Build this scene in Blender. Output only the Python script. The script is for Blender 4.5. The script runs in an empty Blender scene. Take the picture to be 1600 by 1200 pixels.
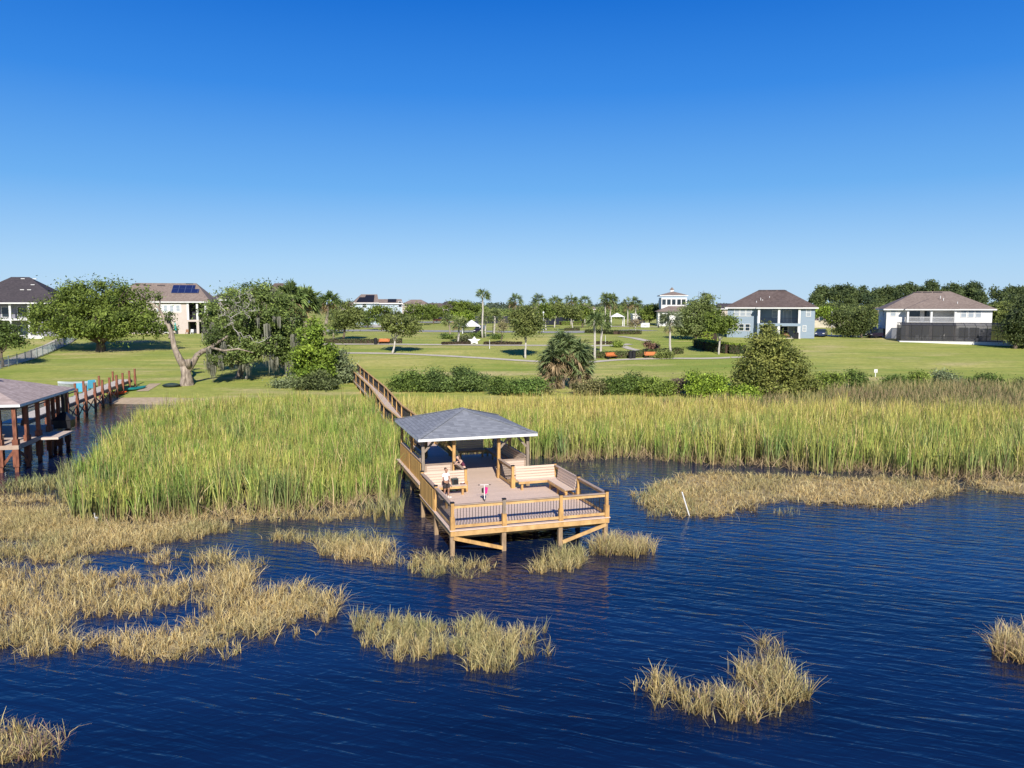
import bpy, math, random
import numpy as np
from mathutils import Vector, Matrix
R = math.radians
# ------------------------------------------------------------------ camera, world, sun, exposure
F, CX, CY, HZ, H = 1235., 800., 600., 477., 10.3
PIT = math.atan((CY - HZ) / F)
sc = bpy.context.scene
cd = bpy.data.cameras.new('camera'); cam = bpy.data.objects.new('camera', cd); sc.collection.objects.link(cam)
cd.sensor_width = 36.; cd.lens = 36. * F / 1600.; cd.clip_end = 20000; cd.clip_start = .5
cam.location = (0, 0, H); cam.rotation_euler = (R(90) - PIT, 0, 0); sc.camera = cam
SUN_EL, SUN_PHI = R(33), R(-7)          # elevation; direction the light travels (0 = away from the camera)
w = bpy.data.worlds.new("World"); sc.world = w; w.use_nodes = True
nt = w.node_tree; bg = nt.nodes['Background']
sky = nt.nodes.new('ShaderNodeTexSky'); sky.sky_type = 'NISHITA'; sky.sun_disc = False
sky.sun_elevation = SUN_EL; sky.sun_rotation = R(180) + SUN_PHI
sky.altitude = 0; sky.air_density = 1.0; sky.dust_density = 0.25; sky.ozone_density = 4.0
hs = nt.nodes.new('ShaderNodeHueSaturation'); hs.inputs['Saturation'].default_value = 1.22
hs.inputs['Hue'].default_value = .5
nt.links.new(sky.outputs[0], hs.inputs['Color'])
tcw = nt.nodes.new('ShaderNodeTexCoord'); spw = nt.nodes.new('ShaderNodeSeparateXYZ'); nt.links.new(tcw.outputs['Generated'], spw.inputs[0])
rw = nt.nodes.new('ShaderNodeValToRGB'); nt.links.new(spw.outputs[2], rw.inputs[0])
SK = [(0, (.47, .67, .89)), (.05, (.37, .61, .90)), (.14, (.14, .41, .85)), (.25, (.032, .24, .77)), (.345, (.004, .15, .65)), (.6, (.004, .08, .44)), (1, (.004, .055, .32))]
while len(rw.color_ramp.elements) < len(SK): rw.color_ramp.elements.new(.5)
for e_, (p_, c_) in zip(rw.color_ramp.elements, SK): e_.position = p_; e_.color = (*c_, 1)
gn = nt.nodes.new('ShaderNodeVectorMath'); gn.operation = 'SCALE'; gn.inputs['Scale'].default_value = 1 / .115 / 2 ** .5; nt.links.new(rw.outputs[0], gn.inputs[0])
mw_ = nt.nodes.new('ShaderNodeMix'); mw_.data_type = 'RGBA'; mw_.inputs[0].default_value = .92
nt.links.new(hs.outputs[0], mw_.inputs[6]); nt.links.new(gn.outputs[0], mw_.inputs[7]); nt.links.new(mw_.outputs[2], bg.inputs[0])
bg.inputs[1].default_value = 0.115
sl = bpy.data.lights.new('sun', 'SUN'); sl.energy = 5.0; sl.angle = R(.5); sl.color = (1, .94, .84)
so = bpy.data.objects.new('sun', sl); sc.collection.objects.link(so)
so.rotation_euler = Vector((math.sin(SUN_PHI) * math.cos(SUN_EL), math.cos(SUN_PHI) * math.cos(SUN_EL), -math.sin(SUN_EL))).to_track_quat('-Z', 'Y').to_euler()
so.location = (0, -50, 80)
sc.view_settings.view_transform = 'Standard'; sc.view_settings.look = 'None'
sc.view_settings.gamma = 1; sc.view_settings.exposure = 0.5; sc.view_settings.use_curve_mapping = False
sc.cycles.max_bounces = 6; sc.cycles.diffuse_bounces = 3; sc.cycles.transparent_max_bounces = 8
sc.cycles.use_denoising = True

# ------------------------------------------------------------------ maths helpers
def ray(px, py):
    x = (px - CX) / F; y = -(py - CY) / F; c, s = math.cos(PIT), math.sin(PIT)
    return (x, c + y * s, -s + y * c)
def P(px, py, z=0.):
    d = ray(px, py); t = (z - H) / d[2]; return (d[0] * t, d[1] * t, z)
def PY(px, py, Y):
    d = ray(px, py); t = Y / d[1]; return (d[0] * t, Y, H + d[2] * t)
def vnoise(x, y, seed=0):
    x = np.asarray(x, float); y = np.asarray(y, float)
    xi = np.floor(x).astype(np.int64); yi = np.floor(y).astype(np.int64); fx = x - xi; fy = y - yi
    fx = fx * fx * (3 - 2 * fx); fy = fy * fy * (3 - 2 * fy)
    def h(a, b):
        n = np.sin(a * 127.1 + b * 311.7 + seed * 74.7) * 43758.5453; return n - np.floor(n)
    return (h(xi, yi) * (1 - fx) + h(xi + 1, yi) * fx) * (1 - fy) + (h(xi, yi + 1) * (1 - fx) + h(xi + 1, yi + 1) * fx) * fy
def fbm(x, y, seed=0, o=3):
    t = 0; a = .5; s = 0
    for i in range(o): t = t + a * vnoise(np.asarray(x) * 2 ** i, np.asarray(y) * 2 ** i, seed + i); s += a; a *= .5
    return t / s
SX = [-400, -60, -43, -36, -30, -22, 0, 40, 70, 400]; SYs = [84, 83, 83, 82, 80, 78, 76, 75, 78, 82]
PRS = [-40, -6, 0, 5, 15, 30, 50, 70, 100, 200, 700, 9000]; PRZ = [-1.5, -.5, 0, .42, .9, 1.7, 3.0, 4.15, 4.6, 4.9, 5.2, 5.5]
def TZ(x, y):
    s = np.asarray(y, float) - np.interp(x, SX, SYs)
    z = np.interp(s, PRS, PRZ)
    z = z + np.where(s > 12, .12 * (fbm(np.asarray(x) / 14., np.asarray(y) / 14., 5) - .5) * np.clip((s - 12) / 20, 0, 1) * 2, 0)
    return z
def G(px, py, dz=0.):
    d = ray(px, py); t = 40.; 
    while t < 6000:
        z = H + d[2] * t
        if z <= float(TZ(d[0] * t, d[1] * t)): break
        t += .25
    x, y = d[0] * t, d[1] * t
    return Vector((x, y, float(TZ(x, y)) + dz))

# ------------------------------------------------------------------ materials
def newmat(name):
    m = bpy.data.materials.new(name); m.use_nodes = True; n = m.node_tree; b = n.nodes['Principled BSDF']; return m, n, b
def mixn(n, fac, a, b):
    mx = n.nodes.new('ShaderNodeMix'); mx.data_type = 'RGBA'
    for s, v in ((0, fac), (6, a), (7, b)):
        if hasattr(v, 'links') or isinstance(v, bpy.types.NodeSocket): n.links.new(v, mx.inputs[s])
        elif s == 0: mx.inputs[0].default_value = v
        else: mx.inputs[s].default_value = (*v[:3], 1)
    return mx.outputs[2]
def coord(n, scale=(1, 1, 1), rot=(0, 0, 0), which='Object'):
    tc = n.nodes.new('ShaderNodeTexCoord'); mp = n.nodes.new('ShaderNodeMapping')
    mp.inputs['Scale'].default_value = scale; mp.inputs['Rotation'].default_value = rot
    n.links.new(tc.outputs[which], mp.inputs[0]); return mp.outputs[0]
def noise(n, vec, scale, detail=4, rough=.6, dist=0):
    t = n.nodes.new('ShaderNodeTexNoise'); t.inputs['Scale'].default_value = scale; t.inputs['Detail'].default_value = detail
    t.inputs['Roughness'].default_value = rough; t.inputs['Distortion'].default_value = dist
    n.links.new(vec, t.inputs['Vector']); return t.outputs['Fac']
def ramp(n, fac, stops):
    r = n.nodes.new('ShaderNodeValToRGB'); e = r.color_ramp.elements
    while len(e) < len(stops): e.new(.5)
    for i, (p, c) in enumerate(stops):
        e[i].position = p; e[i].color = (c, c, c, 1) if not hasattr(c, '__len__') else (*c, 1)
    n.links.new(fac, r.inputs[0]); return r.outputs[0]
def bump(n, b, hgt, strength=.3, dist=.02):
    bp = n.nodes.new('ShaderNodeBump'); bp.inputs['Strength'].default_value = strength; bp.inputs['Distance'].default_value = dist
    n.links.new(hgt, bp.inputs['Height']); n.links.new(bp.outputs[0], b.inputs['Normal']); return bp
def mat(name, c1, c2=None, scale=3., rough=.75, stretch=(1, 1, 1), bmp=.15, metal=0, spec=.3):
    m, n, b = newmat(name); b.inputs['Roughness'].default_value = rough; b.inputs['Metallic'].default_value = metal
    b.inputs['Specular IOR Level'].default_value = spec
    c2 = c2 or tuple(x * .78 for x in c1)
    v = coord(n, stretch); f = noise(n, v, scale); f2 = ramp(n, f, [(.32, 0.), (.68, 1.)])
    n.links.new(mixn(n, f2, c1, c2), b.inputs['Base Color'])
    if bmp: bump(n, b, noise(n, v, scale * 4), bmp, .01)
    return m
def planks(name, c1, c2, axis='x', pitch=.14, gap=.07, rough=.7, streak=1.2, off=0.):
    m, n, b = newmat(name); b.inputs['Roughness'].default_value = rough; b.inputs['Specular IOR Level'].default_value = .25
    tc = n.nodes.new('ShaderNodeTexCoord'); sp = n.nodes.new('ShaderNodeSeparateXYZ'); n.links.new(tc.outputs['Object'], sp.inputs[0])
    d = n.nodes.new('ShaderNodeMath'); d.operation = 'DIVIDE'; d.inputs[1].default_value = pitch; n.links.new(sp.outputs['xyz'.index(axis)], d.inputs[0])
    fl = n.nodes.new('ShaderNodeMath'); fl.operation = 'FLOOR'; n.links.new(d.outputs[0], fl.inputs[0])
    fr = n.nodes.new('ShaderNodeMath'); fr.operation = 'FRACT'; n.links.new(d.outputs[0], fr.inputs[0])
    wn = n.nodes.new('ShaderNodeTexWhiteNoise'); wn.noise_dimensions = '1D'; n.links.new(fl.outputs[0], wn.inputs['W'])
    st = [streak] * 3; st['xyz'.index(axis)] = 14.
    ns = noise(n, coord(n, tuple(st)), 2.0, 4)
    ad = n.nodes.new('ShaderNodeMath'); ad.operation = 'MULTIPLY_ADD'; ad.inputs[1].default_value = .55; n.links.new(wn.outputs[0], ad.inputs[0])
    ml = n.nodes.new('ShaderNodeMath'); ml.operation = 'MULTIPLY'; ml.inputs[1].default_value = .6; n.links.new(ns, ml.inputs[0]); n.links.new(ml.outputs[0], ad.inputs[2])
    base = mixn(n, ad.outputs[0], c1, c2)
    lt = n.nodes.new('ShaderNodeMath'); lt.operation = 'LESS_THAN'; lt.inputs[1].default_value = gap; n.links.new(fr.outputs[0], lt.inputs[0])
    n.links.new(mixn(n, lt.outputs[0], base, tuple(x * .25 for x in c2)), b.inputs['Base Color'])
    iv = n.nodes.new('ShaderNodeMath'); iv.operation = 'SUBTRACT'; iv.inputs[0].default_value = 1; n.links.new(lt.outputs[0], iv.inputs[1])
    bump(n, b, iv.outputs[0], .5, .006)
    return m
def shingles(name, c1, c2, course=.075, patch=1.2):
    m, n, b = newmat(name); b.inputs['Roughness'].default_value = .85; b.inputs['Specular IOR Level'].default_value = .2
    tc = n.nodes.new('ShaderNodeTexCoord'); sp = n.nodes.new('ShaderNodeSeparateXYZ'); n.links.new(tc.outputs['Object'], sp.inputs[0])
    d = n.nodes.new('ShaderNodeMath'); d.operation = 'DIVIDE'; d.inputs[1].default_value = course; n.links.new(sp.outputs[2], d.inputs[0])
    fl = n.nodes.new('ShaderNodeMath'); fl.operation = 'FLOOR'; n.links.new(d.outputs[0], fl.inputs[0])
    fr = n.nodes.new('ShaderNodeMath'); fr.operation = 'FRACT'; n.links.new(d.outputs[0], fr.inputs[0])
    cb = n.nodes.new('ShaderNodeCombineXYZ')
    for i in range(2):
        q = n.nodes.new('ShaderNodeMath'); q.operation = 'SNAP'; q.inputs[1].default_value = .28; n.links.new(sp.outputs[i], q.inputs[0]); n.links.new(q.outputs[0], cb.inputs[i])
    n.links.new(fl.outputs[0], cb.inputs[2])
    wn = n.nodes.new('ShaderNodeTexWhiteNoise'); n.links.new(cb.outputs[0], wn.inputs['Vector'])
    ns = noise(n, coord(n), patch, 5)
    a = n.nodes.new('ShaderNodeMath'); a.operation = 'MULTIPLY'; a.inputs[1].default_value = .5; n.links.new(wn.outputs[0], a.inputs[0])
    a2 = n.nodes.new('ShaderNodeMath'); a2.operation = 'MULTIPLY_ADD'; a2.inputs[1].default_value = .8; n.links.new(ns, a2.inputs[0]); n.links.new(a.outputs[0], a2.inputs[2])
    base = mixn(n, a2.outputs[0], c1, c2)
    lt = n.nodes.new('ShaderNodeMath'); lt.operation = 'LESS_THAN'; lt.inputs[1].default_value = .16; n.links.new(fr.outputs[0], lt.inputs[0])
    f3 = n.nodes.new('ShaderNodeMath'); f3.operation = 'MULTIPLY'; f3.inputs[1].default_value = .55; n.links.new(lt.outputs[0], f3.inputs[0])
    n.links.new(mixn(n, f3.outputs[0], base, tuple(x * .3 for x in c1)), b.inputs['Base Color'])
    bump(n, b, fr.outputs[0], .35, .012)
    return m
def leafmat(name, trans=.25, rough=.6):
    m, n, b = newmat(name); at = n.nodes.new('ShaderNodeAttribute'); at.attribute_name = 'Col'
    n.links.new(at.outputs['Color'], b.inputs['Base Color']); b.inputs['Roughness'].default_value = rough; b.inputs['Specular IOR Level'].default_value = .25
    tr = n.nodes.new('ShaderNodeBsdfTranslucent'); n.links.new(at.outputs['Color'], tr.inputs[0])
    mx = n.nodes.new('ShaderNodeMixShader'); mx.inputs[0].default_value = trans
    n.links.new(b.outputs[0], mx.inputs[1]); n.links.new(tr.outputs[0], mx.inputs[2]); n.links.new(mx.outputs[0], n.nodes['Material Output'].inputs[0]); return m
def glassmat(name, col=(.02, .03, .04), rough=.05):
    m, n, b = newmat(name); b.inputs['Base Color'].default_value = (*col, 1); b.inputs['Roughness'].default_value = rough
    b.inputs['Specular IOR Level'].default_value = .6; return m
M = {}
M['leaf'] = leafmat('foliage'); M['reed'] = leafmat('reeds', .18, .55); M['bark'] = mat('bark', (.16, .125, .095), (.07, .052, .04), 6, .95, (1, 1, .3), .5)
M['palebark'] = mat('pale_bark', (.40, .33, .26), (.11, .085, .065), 2.6, .95, (1.6, 1.6, .45), .8)
M['whitebark'] = mat('white_bark', (.5, .47, .42), (.32, .29, .25), 5, .95, (1, 1, .6), .3)
M['palmbark'] = mat('palm_bark', (.34, .29, .23), (.18, .15, .11), 9, .95, (1, 1, 2.), .5)
M['moss'] = leafmat('hanging_moss', .15, .9)
M['deck'] = planks('deck_boards', (.66, .51, .41), (.56, .425, .335), 'y', .14, .05)
M['deckx'] = planks('deck_boards_across', (.66, .52, .41), (.55, .42, .33), 'z', .13, .09)
M['walkdeck'] = planks('walk_boards', (.62, .50, .42), (.50, .40, .33), 'y', .15, .06)
M['cap'] = mat('rail_cap', (.40, .30, .22), (.33, .24, .18), 4, .7, (1, 1, 1), .1)
M['pine'] = mat('treated_pine', (.58, .345, .12), (.31, .175, .07), 2.4, .8, (2, 2, .7), .25)
M['pinelight'] = mat('light_pine', (.60, .385, .165), (.38, .225, .09), 2.2, .8, (1, 1, 1), .25)
M['weathered'] = mat('weathered_post', (.30, .245, .19), (.18, .14, .105), 4, .85, (3, 3, .6), .3)
M['pile'] = mat('pile', (.36, .25, .15), (.20, .135, .08), 3, .85, (3, 3, .7), .3)
M['boards'] = planks('yellow_boards', (.62, .38, .12), (.42, .23, .07), 'y', .17, .08)
M['metal'] = mat('black_metal', (.018, .017, .02), (.012, .012, .014), 8, .45, (1, 1, 1), 0)
M['blackcap'] = mat('black_cap', (.02, .018, .016), (.012, .01, .01), 8, .5, (1, 1, 1), 0)
M['roofgrey'] = shingles('grey_shingles', (.30, .315, .34), (.155, .165, .185), .055, 1.6)
M['white'] = mat('white_paint', (.66, .66, .65), (.58, .58, .57), 1.5, .6, (1, 1, 1), .05)
M['beamdark'] = mat('beam_wood', (.22, .165, .12), (.13, .10, .075), 3, .8, (1, 1, 1), .2)
M['redwood'] = mat('red_stained_wood', (.26, .10, .055), (.10, .035, .022), 3, .8, (3, 3, .7), .3)
M['concrete'] = mat('concrete', (.52, .47, .38), (.40, .36, .29), 2, .9, (1, 1, 1), .1)
M['asphalt'] = mat('asphalt', (.32, .31, .29), (.25, .245, .23), 2, .9, (1, 1, 1), .1)
M['brownroof'] = shingles('brown_shingles', (.175, .135, .12), (.085, .062, .055), .16, .5)
M['taupe'] = shingles('taupe_shingles', (.30, .24, .20), (.17, .13, .11), .16, .4)
M['darkroof'] = shingles('dark_shingles', (.085, .072, .078), (.045, .04, .045), .16, .5)
M['bluewall'] = mat('blue_siding', (.25, .315, .385), (.225, .285, .35), 1.2, .8, (.3, .3, 14), .05)
M['palewall'] = mat('pale_blue_siding', (.42, .50, .58), (.38, .46, .54), 1.2, .8, (.3, .3, 14), .05)
M['whitewall'] = mat('white_stucco', (.66, .655, .64), (.60, .59, .575), 1.2, .85, (1, 1, 1), .05)
M['beige'] = mat('beige_stucco', (.50, .43, .39), (.45, .385, .345), 1.2, .85, (1, 1, 1), .05)
M['greywall'] = mat('grey_stucco', (.24, .24, .28), (.2, .2, .24), 1.2, .85, (1, 1, 1), .05)
M['glass'] = glassmat('window_glass'); M['blind'] = mat('window_blind', (.34, .38, .42), (.25, .29, .33), 2, .35, (.2, .2, 20), 0)
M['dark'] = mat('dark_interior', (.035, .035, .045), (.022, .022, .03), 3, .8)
M['solar'] = None
M['orange'] = mat('orange_bench_wood', (.62, .21, .07), (.5, .16, .05), 4, .6)
M['hedge'] = M['leaf']; M['mulch'] = mat('mulch', (.085, .055, .038), (.045, .03, .022), 5, .95)
M['sand'] = mat('sand', (.46, .36, .24), (.33, .25, .16), 2, .95)
def solarmat():
    m, n, b = newmat('solar_cells'); b.inputs['Roughness'].default_value = .25
    br = n.nodes.new('ShaderNodeTexBrick'); br.offset = 0; br.inputs['Scale'].default_value = 1
    br.inputs['Color1'].default_value = (.012, .02, .075, 1); br.inputs['Color2'].default_value = (.016, .026, .09, 1); br.inputs['Mortar'].default_value = (.10, .13, .2, 1)
    br.inputs['Mortar Size'].default_value = .03; br.inputs['Brick Width'].default_value = 1.3; br.inputs['Row Height'].default_value = 1.6
    uv = n.nodes.new('ShaderNodeTexCoord'); n.links.new(uv.outputs['UV'], br.inputs['Vector']); n.links.new(br.outputs[0], b.inputs['Base Color']); return m
M['solar'] = solarmat()

# ------------------------------------------------------------------ mesh helpers
COL = sc.collection
class MB:
    def __init__(s): s.v = []; s.f = []; s.uv = None
    def box(s, x0, x1, y0, y1, z0, z1):
        i = len(s.v)
        s.v += [(x0, y0, z0), (x1, y0, z0), (x1, y1, z0), (x0, y1, z0), (x0, y0, z1), (x1, y0, z1), (x1, y1, z1), (x0, y1, z1)]
        s.f += [(i, i + 3, i + 2, i + 1), (i + 4, i + 5, i + 6, i + 7), (i, i + 1, i + 5, i + 4), (i + 1, i + 2, i + 6, i + 5), (i + 2, i + 3, i + 7, i + 6), (i + 3, i, i + 4, i + 7)]
        return s
    def beam(s, a, b, w, h, up=(0, 0, 1)):
        a = Vector(a); b = Vector(b); d = (b - a).normalized(); u = Vector(up)
        if abs(d.dot(u)) > .98: u = Vector((0, 1, 0))
        x = d.cross(u).normalized(); y = x.cross(d).normalized(); i = len(s.v)
        for p in (a, b):
            for sx, sy in ((-1, -1), (1, -1), (1, 1), (-1, 1)): s.v.append(tuple(p + x * sx * w / 2 + y * sy * h / 2))
        s.f += [(i, i + 1, i + 2, i + 3), (i + 7, i + 6, i + 5, i + 4)] + [(i + k, i + 4 + k, i + 4 + (k + 1) % 4, i + (k + 1) % 4) for k in range(4)]
        return s
    def tube(s, pts, rad, n=7, cap=True):
        pts = [Vector(p) for p in pts]
        if not hasattr(rad, '__len__'): rad = [rad] * len(pts)
        i0 = len(s.v); up = Vector((0.13, .31, 1)).normalized()
        for k, p in enumerate(pts):
            d = (pts[min(k + 1, len(pts) - 1)] - pts[max(k - 1, 0)]).normalized()
            x = d.cross(up)
            if x.length < .05: x = d.cross(Vector((1, 0, 0)))
            x.normalize(); y = d.cross(x)
            for j in range(n):
                t = 2 * math.pi * j / n; s.v.append(tuple(p + (x * math.cos(t) + y * math.sin(t)) * rad[k]))
        for k in range(len(pts) - 1):
            for j in range(n):
                a = i0 + k * n + j; b = i0 + k * n + (j + 1) % n; s.f.append((a, b, b + n, a + n))
        if cap: s.f.append(tuple(i0 + j for j in range(n))[::-1]); s.f.append(tuple(i0 + (len(pts) - 1) * n + j for j in range(n)))
        return s
    def poly(s, pts, faces):
        i = len(s.v); s.v += [tuple(p) for p in pts]; s.f += [tuple(i + k for k in f) for f in faces]; return s
    def lathe(s, prof, c=(0, 0, 0), n=12):
        i0 = len(s.v)
        for r, z in prof:
            for j in range(n):
                t = 2 * math.pi * j / n; s.v.append((c[0] + r * math.cos(t), c[1] + r * math.sin(t), c[2] + z))
        for k in range(len(prof) - 1):
            for j in range(n):
                a = i0 + k * n + j; b = i0 + k * n + (j + 1) % n; s.f.append((a, b, b + n, a + n))
        s.f.append(tuple(i0 + j for j in range(n))[::-1]); s.f.append(tuple(i0 + (len(prof) - 1) * n + j for j in range(n)))
        return s
    def build(s, name, m, parent=None, smooth=False, label=None):
        me = bpy.data.meshes.new(name); me.from_pydata(s.v, [], s.f); me.materials.append(m); me.update()
        if smooth: me.polygons.foreach_set('use_smooth', [True] * len(me.polygons))
        o = bpy.data.objects.new(name, me); COL.objects.link(o)
        if parent: o.parent = parent
        if label: o['label'] = label
        return o
def tag(o, label=None, cat=None, group=None, kind=None):
    for k, v in (('label', label), ('category', cat), ('group', group), ('kind', kind)):
        if v: o[k] = v
    return o
def thing(name, label, cat, loc=(0, 0, 0), rz=0, group=None):
    o = bpy.data.objects.new(name, None); COL.objects.link(o); o.location = loc; o.rotation_euler = (0, 0, rz); o.empty_display_size = .3
    return tag(o, label, cat, group)
def copy_tree(root, loc, rz, scale, label, group=None):
    def cp(o, par):
        c = o.copy(); COL.objects.link(c); c.parent = par
        for ch in o.children: cp(ch, c)
        return c
    kids = list(root.children); r = root.copy(); COL.objects.link(r)
    for ch in kids: cp(ch, r)
    r.location = loc; r.rotation_euler = (0, 0, rz); r.scale = scale if hasattr(scale, '__len__') else (scale,) * 3
    r['label'] = label
    if group: r['group'] = group
    return r
def quadmesh(name, V, m, col, parent=None, nper=4):
    """V: (N, nper, 3) polygons; col (N,3) or (N,nper,3)"""
    N = V.shape[0]; me = bpy.data.meshes.new(name)
    me.vertices.add(N * nper); me.vertices.foreach_set('co', V.reshape(-1).astype(np.float32))
    me.loops.add(N * nper); me.loops.foreach_set('vertex_index', np.arange(N * nper, dtype=np.int32))
    me.polygons.add(N); me.polygons.foreach_set('loop_start', np.arange(0, N * nper, nper, dtype=np.int32))
    me.update(calc_edges=True)
    if col.ndim == 2: col = np.repeat(col[:, None, :], nper, 1)
    c4 = np.concatenate([col.reshape(-1, 3), np.ones((N * nper, 1))], 1).astype(np.float32)
    at = me.color_attributes.new('Col', 'FLOAT_COLOR', 'POINT'); at.data.foreach_set('color', c4.reshape(-1))
    me.materials.append(m); o = bpy.data.objects.new(name, me); COL.objects.link(o)
    if parent: o.parent = parent
    return o
def ribbons(name, base, hgt, wid, az, lean, bend, cb, ct, m, segs=2, parent=None, cm=None):
    """curved blades: base (N,3), lean/bend horizontal displacement fraction, colours base / tip"""
    N = len(base); K = segs + 1; t = np.linspace(0, 1, K)[None, :]
    dx = np.cos(az)[:, None]; dy = np.sin(az)[:, None]
    off = hgt[:, None] * (lean[:, None] * t + bend[:, None] * t ** 2.2)
    zz = hgt[:, None] * (t * np.sqrt(np.clip(1 - (lean * .6)[:, None] ** 2, .1, 1)) - .35 * np.abs(bend)[:, None] * t ** 3)
    C = np.stack([base[:, 0:1] + off * dx, base[:, 1:2] + off * dy, base[:, 2:3] + zz], -1)      # N,K,3
    fa = np.random.default_rng(3).uniform(0, np.pi, N); wx = np.cos(fa)[:, None] * wid[:, None] / 2; wy = np.sin(fa)[:, None] * wid[:, None] / 2
    tp = np.clip(1.0 - .8 * t ** 2, .15, 1)
    W = np.stack([wx * tp, wy * tp, np.zeros((N, K))], -1)
    V = np.stack([C - W, C + W], 2).reshape(N * K * 2, 3)
    ids = (np.arange(N)[:, None] * K * 2 + np.arange(segs)[None, :] * 2)[..., None] + np.array([0, 1, 3, 2])[None, None, :]
    ids = ids.reshape(-1); me = bpy.data.meshes.new(name)
    me.vertices.add(len(V)); me.vertices.foreach_set('co', V.reshape(-1).astype(np.float32))
    me.loops.add(len(ids)); me.loops.foreach_set('vertex_index', ids.astype(np.int32))
    me.polygons.add(N * segs); me.polygons.foreach_set('loop_start', np.arange(0, len(ids), 4, dtype=np.int32)); me.update(calc_edges=True)
    tt = np.repeat(t[..., None], N, 0)
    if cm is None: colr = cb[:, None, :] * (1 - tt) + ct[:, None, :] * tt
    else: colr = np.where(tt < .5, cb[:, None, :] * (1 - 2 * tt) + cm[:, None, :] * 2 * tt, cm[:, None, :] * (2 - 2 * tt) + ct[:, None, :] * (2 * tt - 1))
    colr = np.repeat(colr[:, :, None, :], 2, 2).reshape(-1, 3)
    at = me.color_attributes.new('Col', 'FLOAT_COLOR', 'POINT'); at.data.foreach_set('color', np.concatenate([colr, np.ones((len(colr), 1))], 1).astype(np.float32).reshape(-1))
    me.materials.append(m); o = bpy.data.objects.new(name, me); COL.objects.link(o)
    if parent: o.parent = parent
    return o

# ------------------------------------------------------------------ ground and water
def axis(a, b, st, far, lo=None):
    mid = np.arange(a, b + st, st); r = [mid[-1]]; s = st
    while r[-1] < far: s *= 1.25; r.append(r[-1] + s)
    l = [mid[0]]; s = st
    while l[-1] > (lo if lo is not None else -far): s *= 1.25; l.append(l[-1] - s)
    return np.concatenate([np.array(l[1:])[::-1], mid, np.array(r[1:])])
def make_ground():
    xs = axis(-150, 170, 2.5, 7000); ys = axis(66, 230, 1.6, 9000, -400)
    X, Y = np.meshgrid(xs, ys); Z = TZ(X, Y); ny, nx = X.shape
    v = np.stack([X, Y, Z], -1).reshape(-1, 3); i = (np.arange(ny - 1)[:, None] * nx + np.arange(nx - 1)[None, :]).reshape(-1)
    f = np.stack([i, i + 1, i + nx + 1, i + nx], 1); me = bpy.data.meshes.new('ground'); me.from_pydata(v.tolist(), [], f.tolist())
    me.polygons.foreach_set('use_smooth', [True] * len(f))
    m, n, b = newmat('lawn'); b.inputs['Roughness'].default_value = .95; b.inputs['Specular IOR Level'].default_value = .1
    v1 = coord(n, (1, 1, 1)); big = ramp(n, noise(n, v1, .055, 5, .6, .6), [(.38, 0.), (.62, 1.)])
    mow = ramp(n, noise(n, coord(n, (.35, 2.2, 1), (0, 0, .12)), .16, 4, .6), [(.4, 0.), (.6, 1.)])
    stk = ramp(n, noise(n, coord(n, (.16, 1.6, 1), (0, 0, -.05)), .22, 5, .65), [(.47, 0.), (.60, 1.)])
    fine = ramp(n, noise(n, v1, 1.3, 7, .85), [(.38, 0.), (.66, 1.)])
    c = mixn(n, big, (.235, .295, .05), (.52, .46, .155)); c = mixn(n, mow, c, (.35, .36, .085))
    c = mixn(n, ramp(n, noise(n, coord(n, (.5, 1.4, 1)), .11, 4), [(.52, 0.), (.66, 1.)]), c, (.52, .43, .20))
    s5 = n.nodes.new('ShaderNodeMath'); s5.operation = 'MULTIPLY'; s5.inputs[1].default_value = .6; n.links.new(stk, s5.inputs[0]); c = mixn(n, s5.outputs[0], c, (.17, .26, .045))
    f5 = n.nodes.new('ShaderNodeMath'); f5.operation = 'MULTIPLY'; f5.inputs[1].default_value = .68; n.links.new(fine, f5.inputs[0])
    c = mixn(n, f5.outputs[0], c, (.17, .20, .045))
    sp = n.nodes.new('ShaderNodeSeparateXYZ'); tc = n.nodes.new('ShaderNodeTexCoord'); n.links.new(tc.outputs['Object'], sp.inputs[0])
    sh = ramp(n, sp.outputs[2], [(.02, 1.), (.30, 0.)]); c = mixn(n, sh, c, (.30, .225, .135))
    n.links.new(c, b.inputs['Base Color']); bump(n, b, noise(n, v1, 3.5, 6, .8), .6, .12)
    me.materials.append(m); o = bpy.data.objects.new('ground', me); COL.objects.link(o); tag(o, kind='structure')
make_ground()
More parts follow.
